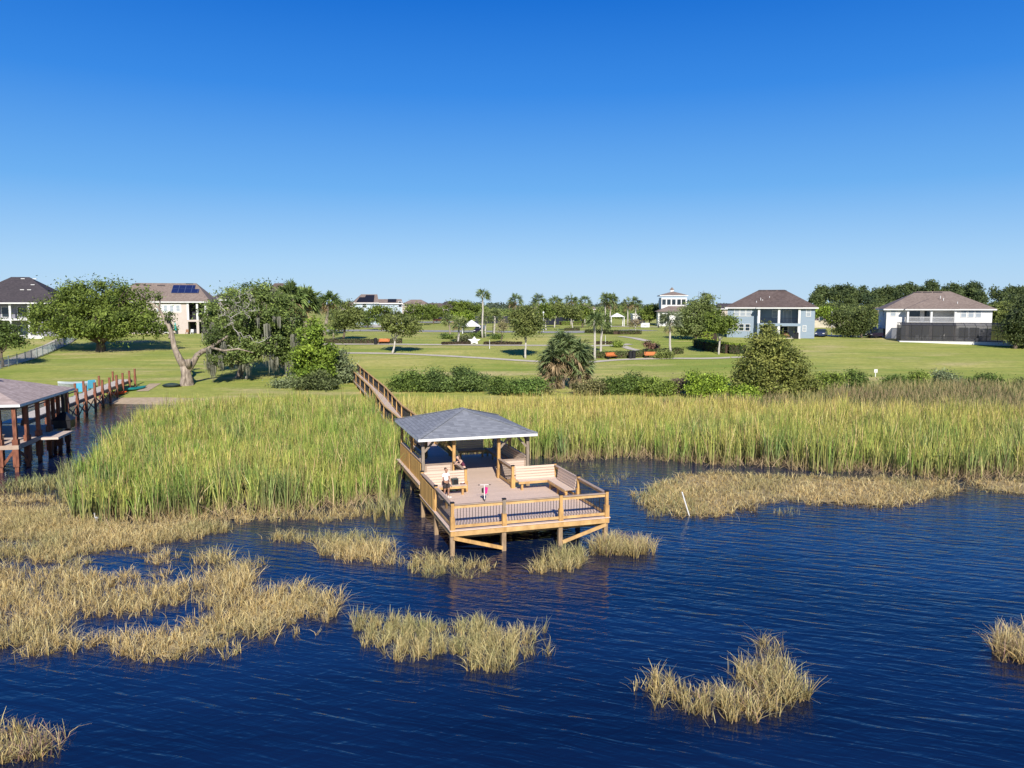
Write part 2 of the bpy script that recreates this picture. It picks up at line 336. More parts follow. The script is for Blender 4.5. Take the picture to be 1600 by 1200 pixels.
def make_water():
    me = bpy.data.meshes.new('water'); s = 6000
    me.from_pydata([(-s, -s, 0), (s, -s, 0), (s, 200, 0), (-s, 200, 0)], [], [(0, 1, 2, 3)])
    m, n, b = newmat('lake_water'); b.inputs['Roughness'].default_value = .04; b.inputs['IOR'].default_value = 1.43
    b.inputs['Base Color'].default_value = (.0018, .005, .018, 1)
    tc = n.nodes.new('ShaderNodeTexCoord')
    # base colour turns browner towards the bank, unevenly by noise
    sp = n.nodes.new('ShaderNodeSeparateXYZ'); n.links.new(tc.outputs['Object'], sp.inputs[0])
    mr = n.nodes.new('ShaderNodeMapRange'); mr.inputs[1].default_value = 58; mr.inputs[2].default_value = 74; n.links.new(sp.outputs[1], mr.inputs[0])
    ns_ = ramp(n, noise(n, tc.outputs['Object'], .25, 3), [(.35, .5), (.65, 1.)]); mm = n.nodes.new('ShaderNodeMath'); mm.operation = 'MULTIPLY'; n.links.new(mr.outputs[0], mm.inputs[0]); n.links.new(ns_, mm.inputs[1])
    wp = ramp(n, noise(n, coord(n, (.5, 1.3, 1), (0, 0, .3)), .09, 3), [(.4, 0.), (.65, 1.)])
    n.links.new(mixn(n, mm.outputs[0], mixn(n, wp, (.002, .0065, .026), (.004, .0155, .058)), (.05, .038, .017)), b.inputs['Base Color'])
    def lay(rot, sx, sy, scale, det, dist):
        r = n.nodes.new('ShaderNodeMapping'); r.inputs['Rotation'].default_value = (0, 0, rot); n.links.new(tc.outputs['Object'], r.inputs[0])
        k = n.nodes.new('ShaderNodeMapping'); k.inputs['Scale'].default_value = (sx, sy, 1); n.links.new(r.outputs[0], k.inputs[0])
        return noise(n, k.outputs[0], scale, det, .5, dist)
    a = lay(R(17), .34, 1.6, 1.75, 2, .5); bb = lay(R(-28), .4, 1.5, 2.3, 2, .6); c = lay(R(22), .5, 2.0, 4.6, 3, .3)
    q = n.nodes.new('ShaderNodeMath'); q.operation = 'MULTIPLY_ADD'; q.inputs[1].default_value = .35; n.links.new(bb, q.inputs[0]); n.links.new(a, q.inputs[2])
    q2 = n.nodes.new('ShaderNodeMath'); q2.operation = 'MULTIPLY_ADD'; q2.inputs[1].default_value = .16; n.links.new(c, q2.inputs[0]); n.links.new(q.outputs[0], q2.inputs[2])
    bump(n, b, q2.outputs[0], 1.0, .047)
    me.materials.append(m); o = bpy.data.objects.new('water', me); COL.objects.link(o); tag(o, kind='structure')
make_water()
def strip(name, pts, width, m, lift=.05, step=1.5, close=False, label=None):
    """ribbon laid on the terrain through world points"""
    pp = [Vector((p[0], p[1], 0)) for p in pts]; out = []
    for a, b in zip(pp[:-1], pp[1:]):
        k = max(1, int((b - a).length / step)); out += [a.lerp(b, i / k) for i in range(k)]
    out.append(pp[-1])
    for _ in range(2):      # smooth
        out = [out[0]] + [(out[i - 1] + out[i] * 2 + out[i + 1]) / 4 for i in range(1, len(out) - 1)] + [out[-1]]
    mb = MB(); nn = 3
    for i, p in enumerate(out):
        d = (out[min(i + 1, len(out) - 1)] - out[max(i - 1, 0)]).normalized(); x = Vector((-d.y, d.x, 0))
        for j in range(nn):
            q = p + x * width * (j / (nn - 1) - .5); mb.v.append((q.x, q.y, float(TZ(q.x, q.y)) + lift))
    for i in range(len(out) - 1):
        for j in range(nn - 1):
            a = i * nn + j; mb.f.append((a, a + 1, a + nn + 1, a + nn))
    o = mb.build(name, m); tag(o, label, kind='structure'); return o
g = lambda l: [G(*p) for p in l]
strip('path', g([(492, 552), (560, 552), (650, 554), (740, 559), (800, 563), (850, 566), (915, 567.5), (955, 563), (1000, 561), (1060, 560), (1100, 561), (1160, 558), (1200, 560)]), 1.5, M['concrete'])
strip('path', g([(480, 538), (530, 538), (640, 538.5), (700, 539), (760, 540), (840, 540), (900, 540.5), (960, 540.5), (985, 538)]), 1.7, M['concrete'], .056)
strip('path', g([(973, 541), (985, 546), (1005, 550), (1060, 553)]), 1.4, M['concrete'], .062)
strip('path', g([(970, 526), (1000, 531), (1012, 533)]), 1.6, M['concrete'], .05)
strip('road', g([(480, 517), (560, 516.5), (640, 517), (740, 518), (830, 519), (860, 519.5), (950, 518), (1010, 516)]), 8, M['asphalt'], .05, 3)
strip('road', g([(560, 512), (600, 509), (625, 504)]), 9, M['concrete'], .062, 3)
strip('road', g([(645, 504), (690, 503), (760, 503), (900, 503)]), 14, M['asphalt'], .07, 4)
strip('path', g([(945, 510.5), (985, 510.5), (1030, 511)]), 5, M['concrete'], .062, 3)
strip('driveway', g([(1272, 524), (1300, 525), (1345, 526)]), 5, M['concrete'], .05, 3)
for poly, nm in (([(218, 617), (262, 603)], 'sand'), ):
    strip('sand', g([(243, 600), (232, 606), (222, 612)]), 1.3, M['sand'], .04, 1)
strip('sand', [Vector((-50, 84.0, 0)), Vector((-44, 83.6, 0)), Vector((-38, 83.6, 0)), Vector((-33, 82.2, 0))], 4.2, M['sand'], .03, 1)

# ------------------------------------------------------------------ timber pier
AX, AY, AR = -2.508, 31.682, R(17.48)
cA, sA = math.cos(AR), math.sin(AR)
def W3(u, v, z=0.): return (AX + u * cA - v * sA, AY + u * sA + v * cA, z)
def toUV(x, y):
    dx, dy = x - AX, y - AY; return dx * cA + dy * sA, -dx * sA + dy * cA
DZ = 1.1
def sqpost(root, u, v, z0, z1, w=.14, m='pine', name='post', cap=False, collar=None):
    o = MB().box(u - w / 2, u + w / 2, v - w / 2, v + w / 2, z0, z1).build(name, M[m], root)
    if collar: MB().box(u - w / 2 - .03, u + w / 2 + .03, v - w / 2 - .03, v + w / 2 + .03, collar[0], collar[1]).build('post_sleeve', M['pine'], o)
    if cap: MB().box(u - w / 2 - .015, u + w / 2 + .015, v - w / 2 - .015, v + w / 2 + .015, z1 + .002, z1 + .05).build('post_cap', M['blackcap'], o)
    return o
def railing(root, a, b, kind='bal', z=DZ, hgt=1.05, z2=None, trim=.08):
    """rail from a to b (local u,v); children: rails with infill as sub-part"""
    A = Vector((a[0], a[1], 0)); B = Vector((b[0], b[1], 0)); d = (B - A).normalized(); A += d * trim; B -= d * trim; z2 = z if z2 is None else z2
    L = (B - A).length; n = Vector((-d.y, d.x, 0))
    mb = MB(); mb.beam(A + Vector((0, 0, z + hgt - .09)), B + Vector((0, 0, z2 + hgt - .09)), .045, .13)
    mb.beam(A + Vector((0, 0, z + .13)), B + Vector((0, 0, z2 + .13)), .045, .12)
    r = mb.build('railing', M['pinelight'], root)
    MB().beam(A + Vector((0, 0, z + hgt - .003)), B + Vector((0, 0, z2 + hgt - .003)), .15, .035).build('rail_cap', M['cap'], r)
    k = int(L / .125); q = MB()
    if kind == 'bal':
        for i in range(1, k):
            t = i / k; p = A.lerp(B, t); zz = z + (z2 - z) * t; q.beam(p + Vector((0, 0, zz + .18)), p + Vector((0, 0, zz + hgt - .15)), .017, .017)
        q.build('baluster_panel', M['metal'], r)
    elif kind == 'boards':
        k = int(L / .16)
        for i in range(k):
            t = (i + .5) / k; p = A.lerp(B, t) + n * .036; q.beam(p + Vector((0, 0, z + .02)), p + Vector((0, 0, z + hgt - .03)), .026 + .004 * (i % 2), L / k * .93, up=tuple(d))
        q.build('board_panel', M['pine'], r)
    return r
def benchback(root, a, b, inward, seat=True, z=DZ):
    """built-in bench along a-b, inward = unit vector toward sitter"""
    A = Vector((a[0], a[1], 0)); B = Vector((b[0], b[1], 0)); I = Vector((inward[0], inward[1], 0)); d = (B - A).normalized(); up = Vector((0, 0, 1))
    q = MB()
    for k in range(5):
        zz = z + .50 + k * .135; off = .10 - .02 * k + .0
        q.beam(A + I * (off) + up * zz, B + I * (off) + up * zz, .03, .125)
    r = q.build('bench_back', M['deckx'], root)
    if seat:
        q = MB()
        for k in range(4): q.beam(A + I * (.20 + k * .115) + up * (z + .46), B + I * (.20 + k * .115) + up * (z + .46), .108, .035)
        sN = q.build('bench_seat', M['deckx'], root)
        q = MB(); q.beam(A + I * .60 + up * (z + .385), B + I * .60 + up * (z + .385), .04, .11)
        nl = max(2, int((B - A).length / 1.1) + 1)
        for k in range(nl):
            p = A.lerp(B, (k + .12) / (nl - .76)) if nl > 1 else A
            MB().beam(p + I * .50 + up * z, p + I * .50 + up * (z + .37), .10, .10).build('bench_leg', M['pine'], root)
        q.build('bench_apron', M['pinelight'], root)
    return r
deck = thing('observation_deck', 'open square timber deck with benches and baluster railing standing on piles over the water', 'deck', (AX, AY, 0), AR)
MB().box(-.06, 7.12, -.06, 6.62, DZ - .035, DZ).build('deck_floor', M['deck'], deck)
MB().box(-.02, 7.08, -.025, .025, .84, DZ - .037).build('rim_joist', M['pinelight'], deck)
for q in (MB().box(-.02, .03, .027, 6.6, .84, DZ - .037), MB().box(7.03, 7.08, .027, 6.6, .84, DZ - .037), MB().box(.032, 7.028, 6.55, 6.6, .84, DZ - .037)): q.build('rim_joist', M['pinelight'], deck)
q = MB()
for v in (.55, 3.3, 6.2): q.box(.06, 7.0, v - .07, v + .07, .60, .82)
for u in np.arange(.4, 7, .45): q.box(u - .02, u + .02, .03, 6.54, .85, 1.06)
q.build('floor_beam', M['pine'], deck)
for v in (.14, 3.3, 6.4):
    for u in (.08, 2.3, 4.84, 6.96): sqpost(deck, u, v, -1.5, .835, .18, 'pile', 'pile')
MB().beam((.12, .02, .76), (2.22, .02, .16), .05, .15).build('brace', M['pine'], deck)
MB().beam((6.95, .02, .76), (4.92, .02, .16), .05, .15).build('brace', M['pinelight'], deck)
PO = {}
for (u, v) in [(.08, .06), (2.3, .06), (4.84, .06), (6.98, .06), (.08, 3.3), (.08, 6.5), (6.98, 3.3), (6.98, 6.5), (2.26, 6.5), (4.72, 6.5)]:
    wth = (u, v) in [(2.3, .06), (4.84, 9)]
    sqpost(deck, u, v, .86, 2.22, .13, 'weathered' if wth else 'pine', 'post', True, (.87, 1.62))
for a, b in (((.08, .06), (2.3, .06)), ((2.3, .06), (4.84, .06)), ((4.84, .06), (6.98, .06)), ((.08, 3.3), (.08, .06)), ((6.98, .06), (6.98, 3.3))): railing(deck, a, b)
railing(deck, (.08, 6.5), (.08, 3.3), 'none'); railing(deck, (6.98, 3.3), (6.98, 6.5), 'none')
q = MB()
for i in range(19): q.box(-.035 - .006 * (i % 2), -.008, 3.42 + i * .16, 3.42 + i * .16 + .148, .90, 2.06)
q.build('board_panel', M['boards'], deck)
benchback(deck, (.12, 3.4), (.12, 5.8), (1, 0)); benchback(deck, (.16, 6.42), (2.16, 6.42), (0, -1))
benchback(deck, (6.94, 3.4), (6.94, 5.78), (-1, 0)); benchback(deck, (4.82, 6.42), (6.9, 6.42), (0, -1))
# link between deck and gazebo
MB().box(2.16, 4.82, 6.625, 8.68, DZ - .035, DZ).build('deck_floor', M['deck'], deck)
for q in (MB().box(2.18, 2.23, 6.63, 8.66, .84, DZ - .037), MB().box(4.75, 4.80, 6.63, 8.66, .84, DZ - .037)): q.build('rim_joist', M['pinelight'], deck)
railing(deck, (2.26, 8.95), (2.26, 6.5), 'bal'); railing(deck, (4.72, 6.5), (4.72, 8.95), 'bal')

gz = thing('gazebo', 'open timber gazebo with a low grey shingled hip roof and white fascia over the lake', 'gazebo', (AX, AY, 0), AR)
MB().box(.33, 6.65, 8.70, 15.85, DZ - .035, DZ).build('deck_floor', M['deck'], gz)
MB().box(.35, .40, 8.74, 15.8, .84, DZ - .037).box(6.58, 6.63, 8.74, 15.8, .84, DZ - .037).box(.402, 6.578, 8.74, 8.79, .84, DZ - .037).box(.402, 6.578, 15.75, 15.8, .84, DZ - .037).build('rim_joist', M['pinelight'], gz)
for v in (9.0, 12.3, 15.5):
    for u in (.62, 2.5, 4.6, 6.34): sqpost(gz, u, v, -1.5, 1.06, .2, 'pile', 'pile')
for (u, v) in [(.62, 9), (2.26, 9), (4.72, 9), (6.34, 9), (.62, 12.25), (6.34, 12.25), (.62, 15.5), (2.0, 15.5), (3.7, 15.5), (6.34, 15.5)]:
    sqpost(gz, u, v, DZ, 3.27, .15, 'weathered' if (u, v) in [(.62, 9), (6.34, 9)] else 'pine', 'post', False, (1.102, 1.55))
q = MB()
for v in (9, 15.5): q.box(.5, 6.46, v - .09, v + .09, 3.272, 3.45)
for u in (.62, 6.34): q.box(u - .08, u + .08, 9.092, 15.408, 3.272, 3.449)
q.build('roof_beam', M['beamdark'], gz)
def brace(u, v, du, dv, m='weathered'):
    MB().beam((u + du * .07, v + dv * .07, 2.72), (u + du * .58, v + dv * .58, 3.27), .06, .11).build('brace', M[m], gz)
brace(.62, 9, 1, 0); brace(2.26, 9, -1, 0, 'pine'); brace(4.72, 9, 1, 0); brace(6.34, 9, -1, 0)
for v in (9, 12.25): brace(.62, v, 0, 1, 'pine'); brace(6.34, v, 0, 1)
for v in (12.25, 15.5): brace(.62, v, 0, -1, 'pine'); brace(6.34, v, 0, -1)
def hip(mb, x0, x1, y0, y1, ze, zr, ridge=None):
    w_, d_ = x1 - x0, y1 - y0
    if w_ >= d_: r = (w_ - d_) / 2 if ridge is None else ridge / 2; cx, cy = (x0 + x1) / 2, (y0 + y1) / 2; a = (cx - r, cy, zr); b = (cx + r, cy, zr); fc = [(0, 1, 5, 4), (1, 2, 5), (2, 3, 4, 5), (3, 0, 4)]
    else: r = (d_ - w_) / 2 if ridge is None else ridge / 2; cx, cy = (x0 + x1) / 2, (y0 + y1) / 2; a = (cx, cy - r, zr); b = (cx, cy + r, zr); fc = [(0, 1, 4), (1, 2, 5, 4), (2, 3, 5), (3, 0, 4, 5)]
    mb.poly([(x0, y0, ze), (x1, y0, ze), (x1, y1, ze), (x0, y1, ze), a, b], fc + [(3, 2, 1, 0)]); return a, b
def frame(mb, x0, x1, y0, y1, z0, z1, t):
    mb.box(x0 - t, x1 + t, y0 - t, y0, z0, z1).box(x0 - t, x1 + t, y1, y1 + t, z0, z1).box(x0 - t, x0, y0, y1, z0, z1).box(x1, x1 + t, y0, y1, z0, z1)
RX0, RX1, RY0, RY1 = .30, 6.68, 8.42, 15.85
q = MB(); ra, rb = hip(q, RX0 - .03, RX1 + .03, RY0 - .03, RY1 + .03, 3.50, 4.50, .35); gr = q.build('roof', M['roofgrey'], gz)
q = MB()
for cxy in ((RX0, RY0), (RX1, RY0)): q.beam((cxy[0], cxy[1], 3.53), (ra[0], ra[1], 4.51), .22, .03)
for cxy in ((RX0, RY1), (RX1, RY1)): q.beam((cxy[0], cxy[1], 3.53), (rb[0], rb[1], 4.51), .22, .03)
q.beam(ra, rb, .24, .07); q.build('ridge_cap', M['roofgrey'], gr)
q = MB(); frame(q, RX0, RX1, RY0, RY1, 3.36, 3.497, .03); q.build('fascia', M['white'], gr)
MB().box(RX0, RX1, RY0, RY1, 3.452, 3.475).build('ceiling', M['beamdark'], gr)
# side panels, benches in the gazebo
q = MB()
for i in range(38):
    v = 9.12 + i * .168
    if abs(v - 12.2) < .12: continue
    q.box(.50 - .006 * (i % 2), .53, v, v + .155, .92, 2.08)
q.build('board_panel', M['boards'], gz)
railing(gz, (.60, 15.5), (.60, 12.25), 'none'); railing(gz, (.60, 12.25), (.60, 9), 'none')
railing(gz, (6.36, 12.25), (6.36, 15.5), 'none'); railing(gz, (6.36, 9), (6.36, 12.25), 'none')
benchback(gz, (.66, 9.2), (.66, 15.2), (1, 0)); benchback(gz, (6.3, 9.2), (6.3, 15.2), (-1, 0)); benchback(gz, (3.9, 15.4), (5.6, 15.4), (0, -1))
for a, b in ((.72, 2.16), (4.82, 6.24)):
    q = MB()
    for k in range(6): q.box(a + .1, b - .1, 8.985, 9.015, 1.2 + k * .135, 1.2 + k * .135 + .125)
    p_ = q.build('panel_boards', M['deckx'], gz)
    MB().box(a, b, 8.93, 9.07, 2.03, 2.07).box(a, a + .1, 8.97, 9.03, 1.12, 2.028).box(b - .1, b, 8.97, 9.03, 1.12, 2.028).build('panel_frame', M['cap'], p_)

# boardwalk
bw = thing('boardwalk', 'long narrow timber boardwalk with railings crossing the reeds from the lawn to the gazebo', 'boardwalk')
BWP = [Vector(W3(2.9, 15.9, DZ)), Vector(W3(2.85, 33.0, DZ)), Vector(P(590, 620.5, 1.15)), Vector(P(554.5, 586.5, 1.45)), Vector(P(549.5, 580, 1.5))]
q = MB(); hw = .78
cr = []
for i, p in enumerate(BWP):
    d = (BWP[min(i + 1, len(BWP) - 1)] - BWP[max(i - 1, 0)]); d.z = 0; d.normalize(); cr.append((p, Vector((d.y, -d.x, 0)), d))
for (p, x, d), (p2, x2, d2) in zip(cr[:-1], cr[1:]):
    a, b, c, e = p - x * hw, p + x * hw, p2 + x2 * hw, p2 - x2 * hw; dn = Vector((0, 0, -.2))
    q.poly([a, b, c, e, a + dn, b + dn, c + dn, e + dn], [(0, 1, 2, 3), (7, 6, 5, 4), (1, 5, 6, 2), (4, 0, 3, 7)])
q.build('deck_floor', M['walkdeck'], bw)
for s in (-1, 1):
    for (p, x, d), (p2, x2, d2) in zip(cr[:-1], cr[1:]):
        A = p + x * s * (hw - .06); B = p2 + x2 * s * (hw - .06); L = (B - A).length; k = max(1, round(L / 4.1)); up = Vector((0, 0, 1))
        for i in range(k):
            C0 = A.lerp(B, i / k); C1 = A.lerp(B, (i + 1) / k)
            MB().beam(C0 - up * 2.2, C0 + up * 1.08, .13, .13).build('post', M['pine'], bw)
            qq = MB().beam(C0 + up * .98, C1 + up * .98, .045, .11); qq.beam(C0 + up * .14, C1 + up * .14, .045, .10); r = qq.build('railing', M['pine'], bw)
            MB().beam(C0 + up * 1.06, C1 + up * 1.06, .15, .035).build('rail_cap', M['pinelight'], r)
            qb = MB(); kk = int(L / k / .13)
            for j in range(1, kk): c = C0.lerp(C1, j / kk); qb.beam(c + up * .18, c + up * .93, .02, .02)
            qb.build('baluster_panel', M['metal'], r)

# ------------------------------------------------------------------ left dock
def ldock():
    o = Vector(P(31, 632, 4.26)); e = Vector(P(117, 606, 4.26)); o.z = e.z = 0; Lr = (e - o).length; d = (e - o).normalized(); o.z = .6; rz = math.atan2(d.y, d.x) - R(90)
    t = thing('lake_pavilion', 'red brown timber pavilion with low taupe shingled roof at the left edge', 'pavilion', o, rz)
    L = Lr; Wd = 7.0
    # local frame: x right, y back ; right eave is x=0
    M['lightroof'] = shingles('pale_weathered_shingles', (.52, .42, .38), (.30, .235, .21), .06, .8); q = MB(); hip(q, -Wd, 0, 0, L, 3.66, 4.78, 2.6); rf = q.build('roof', M['lightroof'], t)
    q = MB(); frame(q, -Wd + .03, -.03, .03, L - .03, 3.50, 3.657, .03); q.build('fascia', M['white'], rf)
    MB().box(-Wd + .04, -.04, .04, L - .04, 3.60, 3.64).build('ceiling', M['beamdark'], rf)
    MB().lathe([(.22, 0), (.22, .25), (.3, .27), (.02, .4)], (-Wd / 2 + .2, 5.0, 4.7)).build('roof_vent', M['white'], rf)
    MB().box(-Wd + .5, -.35, .3, L - .4, 1.02, 1.06).build('deck_floor', M['walkdeck'], t)
    MB().box(-Wd + .45, -.30, .22, .27, .84, 1.10).box(-.345, -.295, .272, L - .4, .84, 1.10).build('rim_joist', M['cap'], t)
    q = MB()
    for x in (-6.6, -4.6, -2.6, -.6): q.box(x - .05, x + .05, .3, L - .42, .7, .98)
    q.build('floor_beam', M['redwood'], t)
    ys = [.4, 2.2, 4.1, 6.0, 7.9, L - .5]
    for i, y in enumerate(ys):
        for x in ((-.5, -Wd + .6) if i not in (0, 5) else (-.5, -1.38, -3.3, -5.0, -Wd + .6)):
            pp = MB().box(x - .11, x + .11, y - .11, y + .11, -2.1, 3.498).build('post', M['redwood'], t)
            MB().box(x - .17, x + .17, y - .17, y + .17, -.25, 1.45).build('post_sleeve', M['redwood'], pp)
    q = MB()
    q.box(-Wd + .2, -.3, .3, .42, 3.30, 3.499); q.box(-.6, -.4, .43, L - .3, 3.30, 3.499)
    q.build('roof_beam', M['beamdark'], t)
    q = MB().beam((-.62, .4, .75), (-1.36, .4, -.25), .06, .16).build('brace', M['redwood'], t)
    q = MB().beam((-.5, .6, .75), (-.5, 2.4, -.2), .06, .16).build('brace', M['redwood'], t)
    q = MB()
    for i in range(5): q.box(-3.6, -1.8, 1.5 + i * .16, 1.5 + i * .16 + .14, 1.46, 1.50)
    for x in (-3.5, -1.9):
        for y in (1.6, 2.2): q.box(x - .04, x + .04, y - .04, y + .04, 1.062, 1.458)
    q.build('bench_seat', M['cap'], t)
    # small side platform with dark hooded box
    MB().box(-.29, .9, 3.4, 6.2, .90, 1.04).build('side_platform', M['walkdeck'], t)
    return t, d, rz, o
T_, D_, RZ_, O_ = ldock()
# notice sheet nailed to the front pile
def signs():
    m = Matrix.Rotation(RZ_, 4, 'Z'); p = O_ + m @ Vector((-.5 - 0, .18, 0))
    p = Vector(P(4.5, 722, .45)); t = thing('notice_sign', 'small white rectangular notice fixed to the front pile of the pavilion', 'sign', (p.x, p.y, 0), RZ_)
    MB().box(-.13, .13, -.02, .0, .22, .80).build('sign_board', M['white'], t)
    MB().box(-.02, .02, .002, .03, .1, .9).build('backing_strip', M['redwood'], t)
signs()
hb = MB(); c = Vector(P(101, 669, 1.645))
t = thing('hooded_grill', 'dark box with pyramid shaped hood standing on the side platform of the pavilion', 'grill', c, RZ_)
MB().box(-.55, .55, -.5, .5, .05, .62).build('cabinet', M['metal'], t)
MB().poly([(-.62, -.57, .625), (.62, -.57, .625), (.62, .57, .625), (-.62, .57, .625), (-.14, -.12, 1.15), (.14, -.12, 1.15), (.14, .12, 1.15), (-.14, .12, 1.15)], [(0, 1, 5, 4), (1, 2, 6, 5), (2, 3, 7, 6), (3, 0, 4, 7), (4, 5, 6, 7), (3, 2, 1, 0)]).build('hood', M['metal'], t)
MB().box(-.11, .11, -.1, .1, 1.152, 2.4).build('flue', M['metal'], t)
# walkway to shore
ww = thing('dock_walkway', 'weathered walkway with tall red brown posts running from the pavilion to the sandy bank', 'walkway')
a = Vector(P(54, 652, 1.6)); b = Vector(P(206, 592.5, 1.6)); d = (b - a).normalized(); x = Vector((d.y, -d.x, 0)).normalized(); a0 = a - d * 3
q = MB(); up = Vector((0, 0, 1))
lft = a0 - x * 1.5; lb = b - x * 1.5
q.poly([lft, a0, b, lb, lft - up * .06, a0 - up * .06, b - up * .06, lb - up * .06], [(0, 1, 2, 3), (7, 6, 5, 4), (1, 5, 6, 2), (4, 0, 3, 7), (0, 4, 5, 1), (3, 2, 6, 7)])
M['palewalk'] = planks('pale_walk_boards', (.60, .54, .45), (.5, .44, .36), 'y', .15, .06)
q.build('deck_floor', M['palewalk'], ww)
q = MB(); q.beam(a0 - up * .2 + x * .02, b - up * .2 + x * .02, .06, .28); q.build('rim_joist', M['beamdark'], ww)
L = (b - a).length
pxs = [103, 118.5, 132, 146, 158, 169.5, 180.5, 190, 200.5, 209]
prev = None
for i, pxx in enumerate(pxs):
    # intersect column with rail line
    best = min(range(0, 401), key=lambda k: abs((CX + F * ((a + (b - a) * (k / 385.)).x) / ((a + (b - a) * (k / 385.)).y * math.cos(PIT) + (H - 1.6) * math.sin(PIT))) - pxx)); p = a + (b - a) * (best / 385.) + x * .13
    gz0 = float(TZ(p.x, p.y))
    po = MB().box(-.1, .1, -.1, .1, -2.2, 1.15).build('post', M['redwood'], ww); po.location = (p.x, p.y, p.z); po.rotation_euler = (0, 0, RZ_)
    MB().box(-.125, .125, -.125, .125, -.3, .25).build('post_sleeve', M['redwood'], po)
    if i % 2 == 0 or i < 4:
        pl = MB().box(-.09, .09, -.09, .09, -2.2, 1.1).build('post', M['redwood'], ww); pl.location = (p.x - x.x * 1.75, p.y - x.y * 1.75, p.z); pl.rotation_euler = (0, 0, RZ_)
    if prev is not None and i < 7:
        lo = max(.1, gz0 + .1)
        MB().beam((prev.x, prev.y, prev.z - .25), (p.x, p.y, .12), .05, .12).build('brace', M['beamdark'], ww)
        MB().beam((prev.x, prev.y, .12), (p.x, p.y, p.z - .25), .05, .12).build('brace', M['beamdark'], ww)
    prev = p
pa = Vector(P(60, 622, 2.2)); 
MB().beam(a + x * .13 + up * .95 - d * 2, a + (b - a) * .32 + x * .13 + up * .95, .06, .1).build('hand_rail', M['beamdark'], ww)

# ------------------------------------------------------------------ marsh
rng = np.random.default_rng(11)
def inpoly(x, y, poly):
    r = np.zeros(len(x), bool); n = len(poly); j = n - 1
    for i in range(n):
        xi, yi = poly[i][:2]; xj, yj = poly[j][:2]
        c = ((yi > y) != (yj > y)) & (x < (xj - xi) * (y - yi) / (yj - yi + 1e-12) + xi); r ^= c; j = i
    return r
BWS = [(p.x, p.y) for p in BWP]
def clear(x, y):
    """true where structures leave room"""
    u, v = toUV(x, y); ok = ~((u > -.25) & (u < 7.2) & (v > -.3) & (v < 16.2))
    for (ax, ay), (bx, by) in zip(BWS[:-1], BWS[1:]):
        dx, dy = bx - ax, by - ay; t = np.clip(((x - ax) * dx + (y - ay) * dy) / (dx * dx + dy * dy), 0, 1)
        ok &= (x - ax - t * dx) ** 2 + (y - ay - t * dy) ** 2 > .84 ** 2
    return ok
def sample(poly, dens, seed, thr=None, nscale=.4, edge=.6):
    r = np.random.default_rng(seed); pts = [P(*p) if len(p) == 2 else p for p in poly]
    xs = [p[0] for p in pts]; ys = [p[1] for p in pts]; A = (max(xs) - min(xs)) * (max(ys) - min(ys)); n = int(A * dens)
    x = r.uniform(min(xs), max(xs), n); y = r.uniform(min(ys), max(ys), n)
    jx = x + edge * 2 * (fbm(x * .9, y * .9, seed + 3) - .5) * 2; jy = y + edge * 2 * (fbm(x * .9, y * .9, seed + 9) - .5) * 2
    k = inpoly(jx, jy, pts) & clear(x, y)
    x, y = x[k], y[k]
    if thr is not None:
        f = fbm(x * nscale, y * nscale, seed + 20); k = f + r.normal(0, .03, len(x)) > thr; x, y = x[k], y[k]
    return x, y
def marshbed(name, poly, seed, m, thr=None, nscale=.4, cell=.45, edge=.6, z=.02):
    pts = [P(*p) if len(p) == 2 else p for p in poly]; xs = [p[0] for p in pts]; ys = [p[1] for p in pts]
    X, Y = np.meshgrid(np.arange(min(xs) - 1, max(xs) + 1, cell), np.arange(min(ys) - 1, max(ys) + 1, cell)); x = X.reshape(-1); y = Y.reshape(-1)
    jx = x + edge * 2 * (fbm(x * .9, y * .9, seed + 3) - .5) * 2; jy = y + edge * 2 * (fbm(x * .9, y * .9, seed + 9) - .5) * 2
    k = inpoly(jx, jy, pts)
    for ox, oy in ((1, 0), (-1, 0), (0, 1), (0, -1), (.7, -.7), (-.7, -.7)):
        qx, qy = x + ox * cell * 1.7, y + oy * cell * 1.7; k &= inpoly(qx + edge * 2 * (fbm(qx * .9, qy * .9, seed + 3) - .5) * 2, qy + edge * 2 * (fbm(qx * .9, qy * .9, seed + 9) - .5) * 2, pts)
        if thr is not None: k &= fbm(qx * nscale, qy * nscale, seed + 20) > thr
    if thr is not None: k &= fbm(x * nscale, y * nscale, seed + 20) > thr + .02
    x, y = x[k], y[k]; r = np.random.default_rng(seed); x = x + r.uniform(-.1, .1, len(x)); y = y + r.uniform(-.1, .1, len(y))
    q = MB(); n = 7
    for a_, b_ in zip(x, y):
        i = len(q.v); ph = r.uniform(0, 6.28); rr = r.uniform(.8, 1.25, n) * cell * .75; zz = z + r.uniform(0, .012)
        q.v += [(a_ + rr[j] * math.cos(ph + j * 6.283 / n), b_ + rr[j] * math.sin(ph + j * 6.283 / n), zz) for j in range(n)]; q.f.append(tuple(range(i, i + n)))
    o = q.build(name, m); tag(o, kind='structure'); return o
M['thatch'] = mat('dead_thatch', (.30, .205, .115), (.14, .095, .055), 3, .95, (1, 1, 1), .5)
M['drymat'] = mat('dry_mat', (.42, .33, .17), (.20, .155, .085), 3, .95, (1, 1, 1), .5)
CATL = [(128, 815), (150, 820), (230, 815), (330, 806), (400, 800), (480, 800), (560, 790), (600, 786), (628, 766), (632, 735), (640, 700), (632, 678), (612, 656), (585, 646), (500, 644), (430, 643), (330, 647), (262, 652), (232, 662), (203, 684), (168, 714), (138, 748), (118, 790)]
CATR = [(618, 652), (665, 690), (760, 716), (830, 717), (870, 724), (930, 718), (960, 712), (1010, 716), (1060, 722), (1120, 728), (1200, 728), (1290, 739), (1340, 736), (1420, 745), (1500, 748), (1600, 745), (1680, 748), (1760, 740), (1760, 664), (1600, 664), (1400, 662), (1250, 655), (1130, 649), (900, 642), (700, 642), (610, 641)]
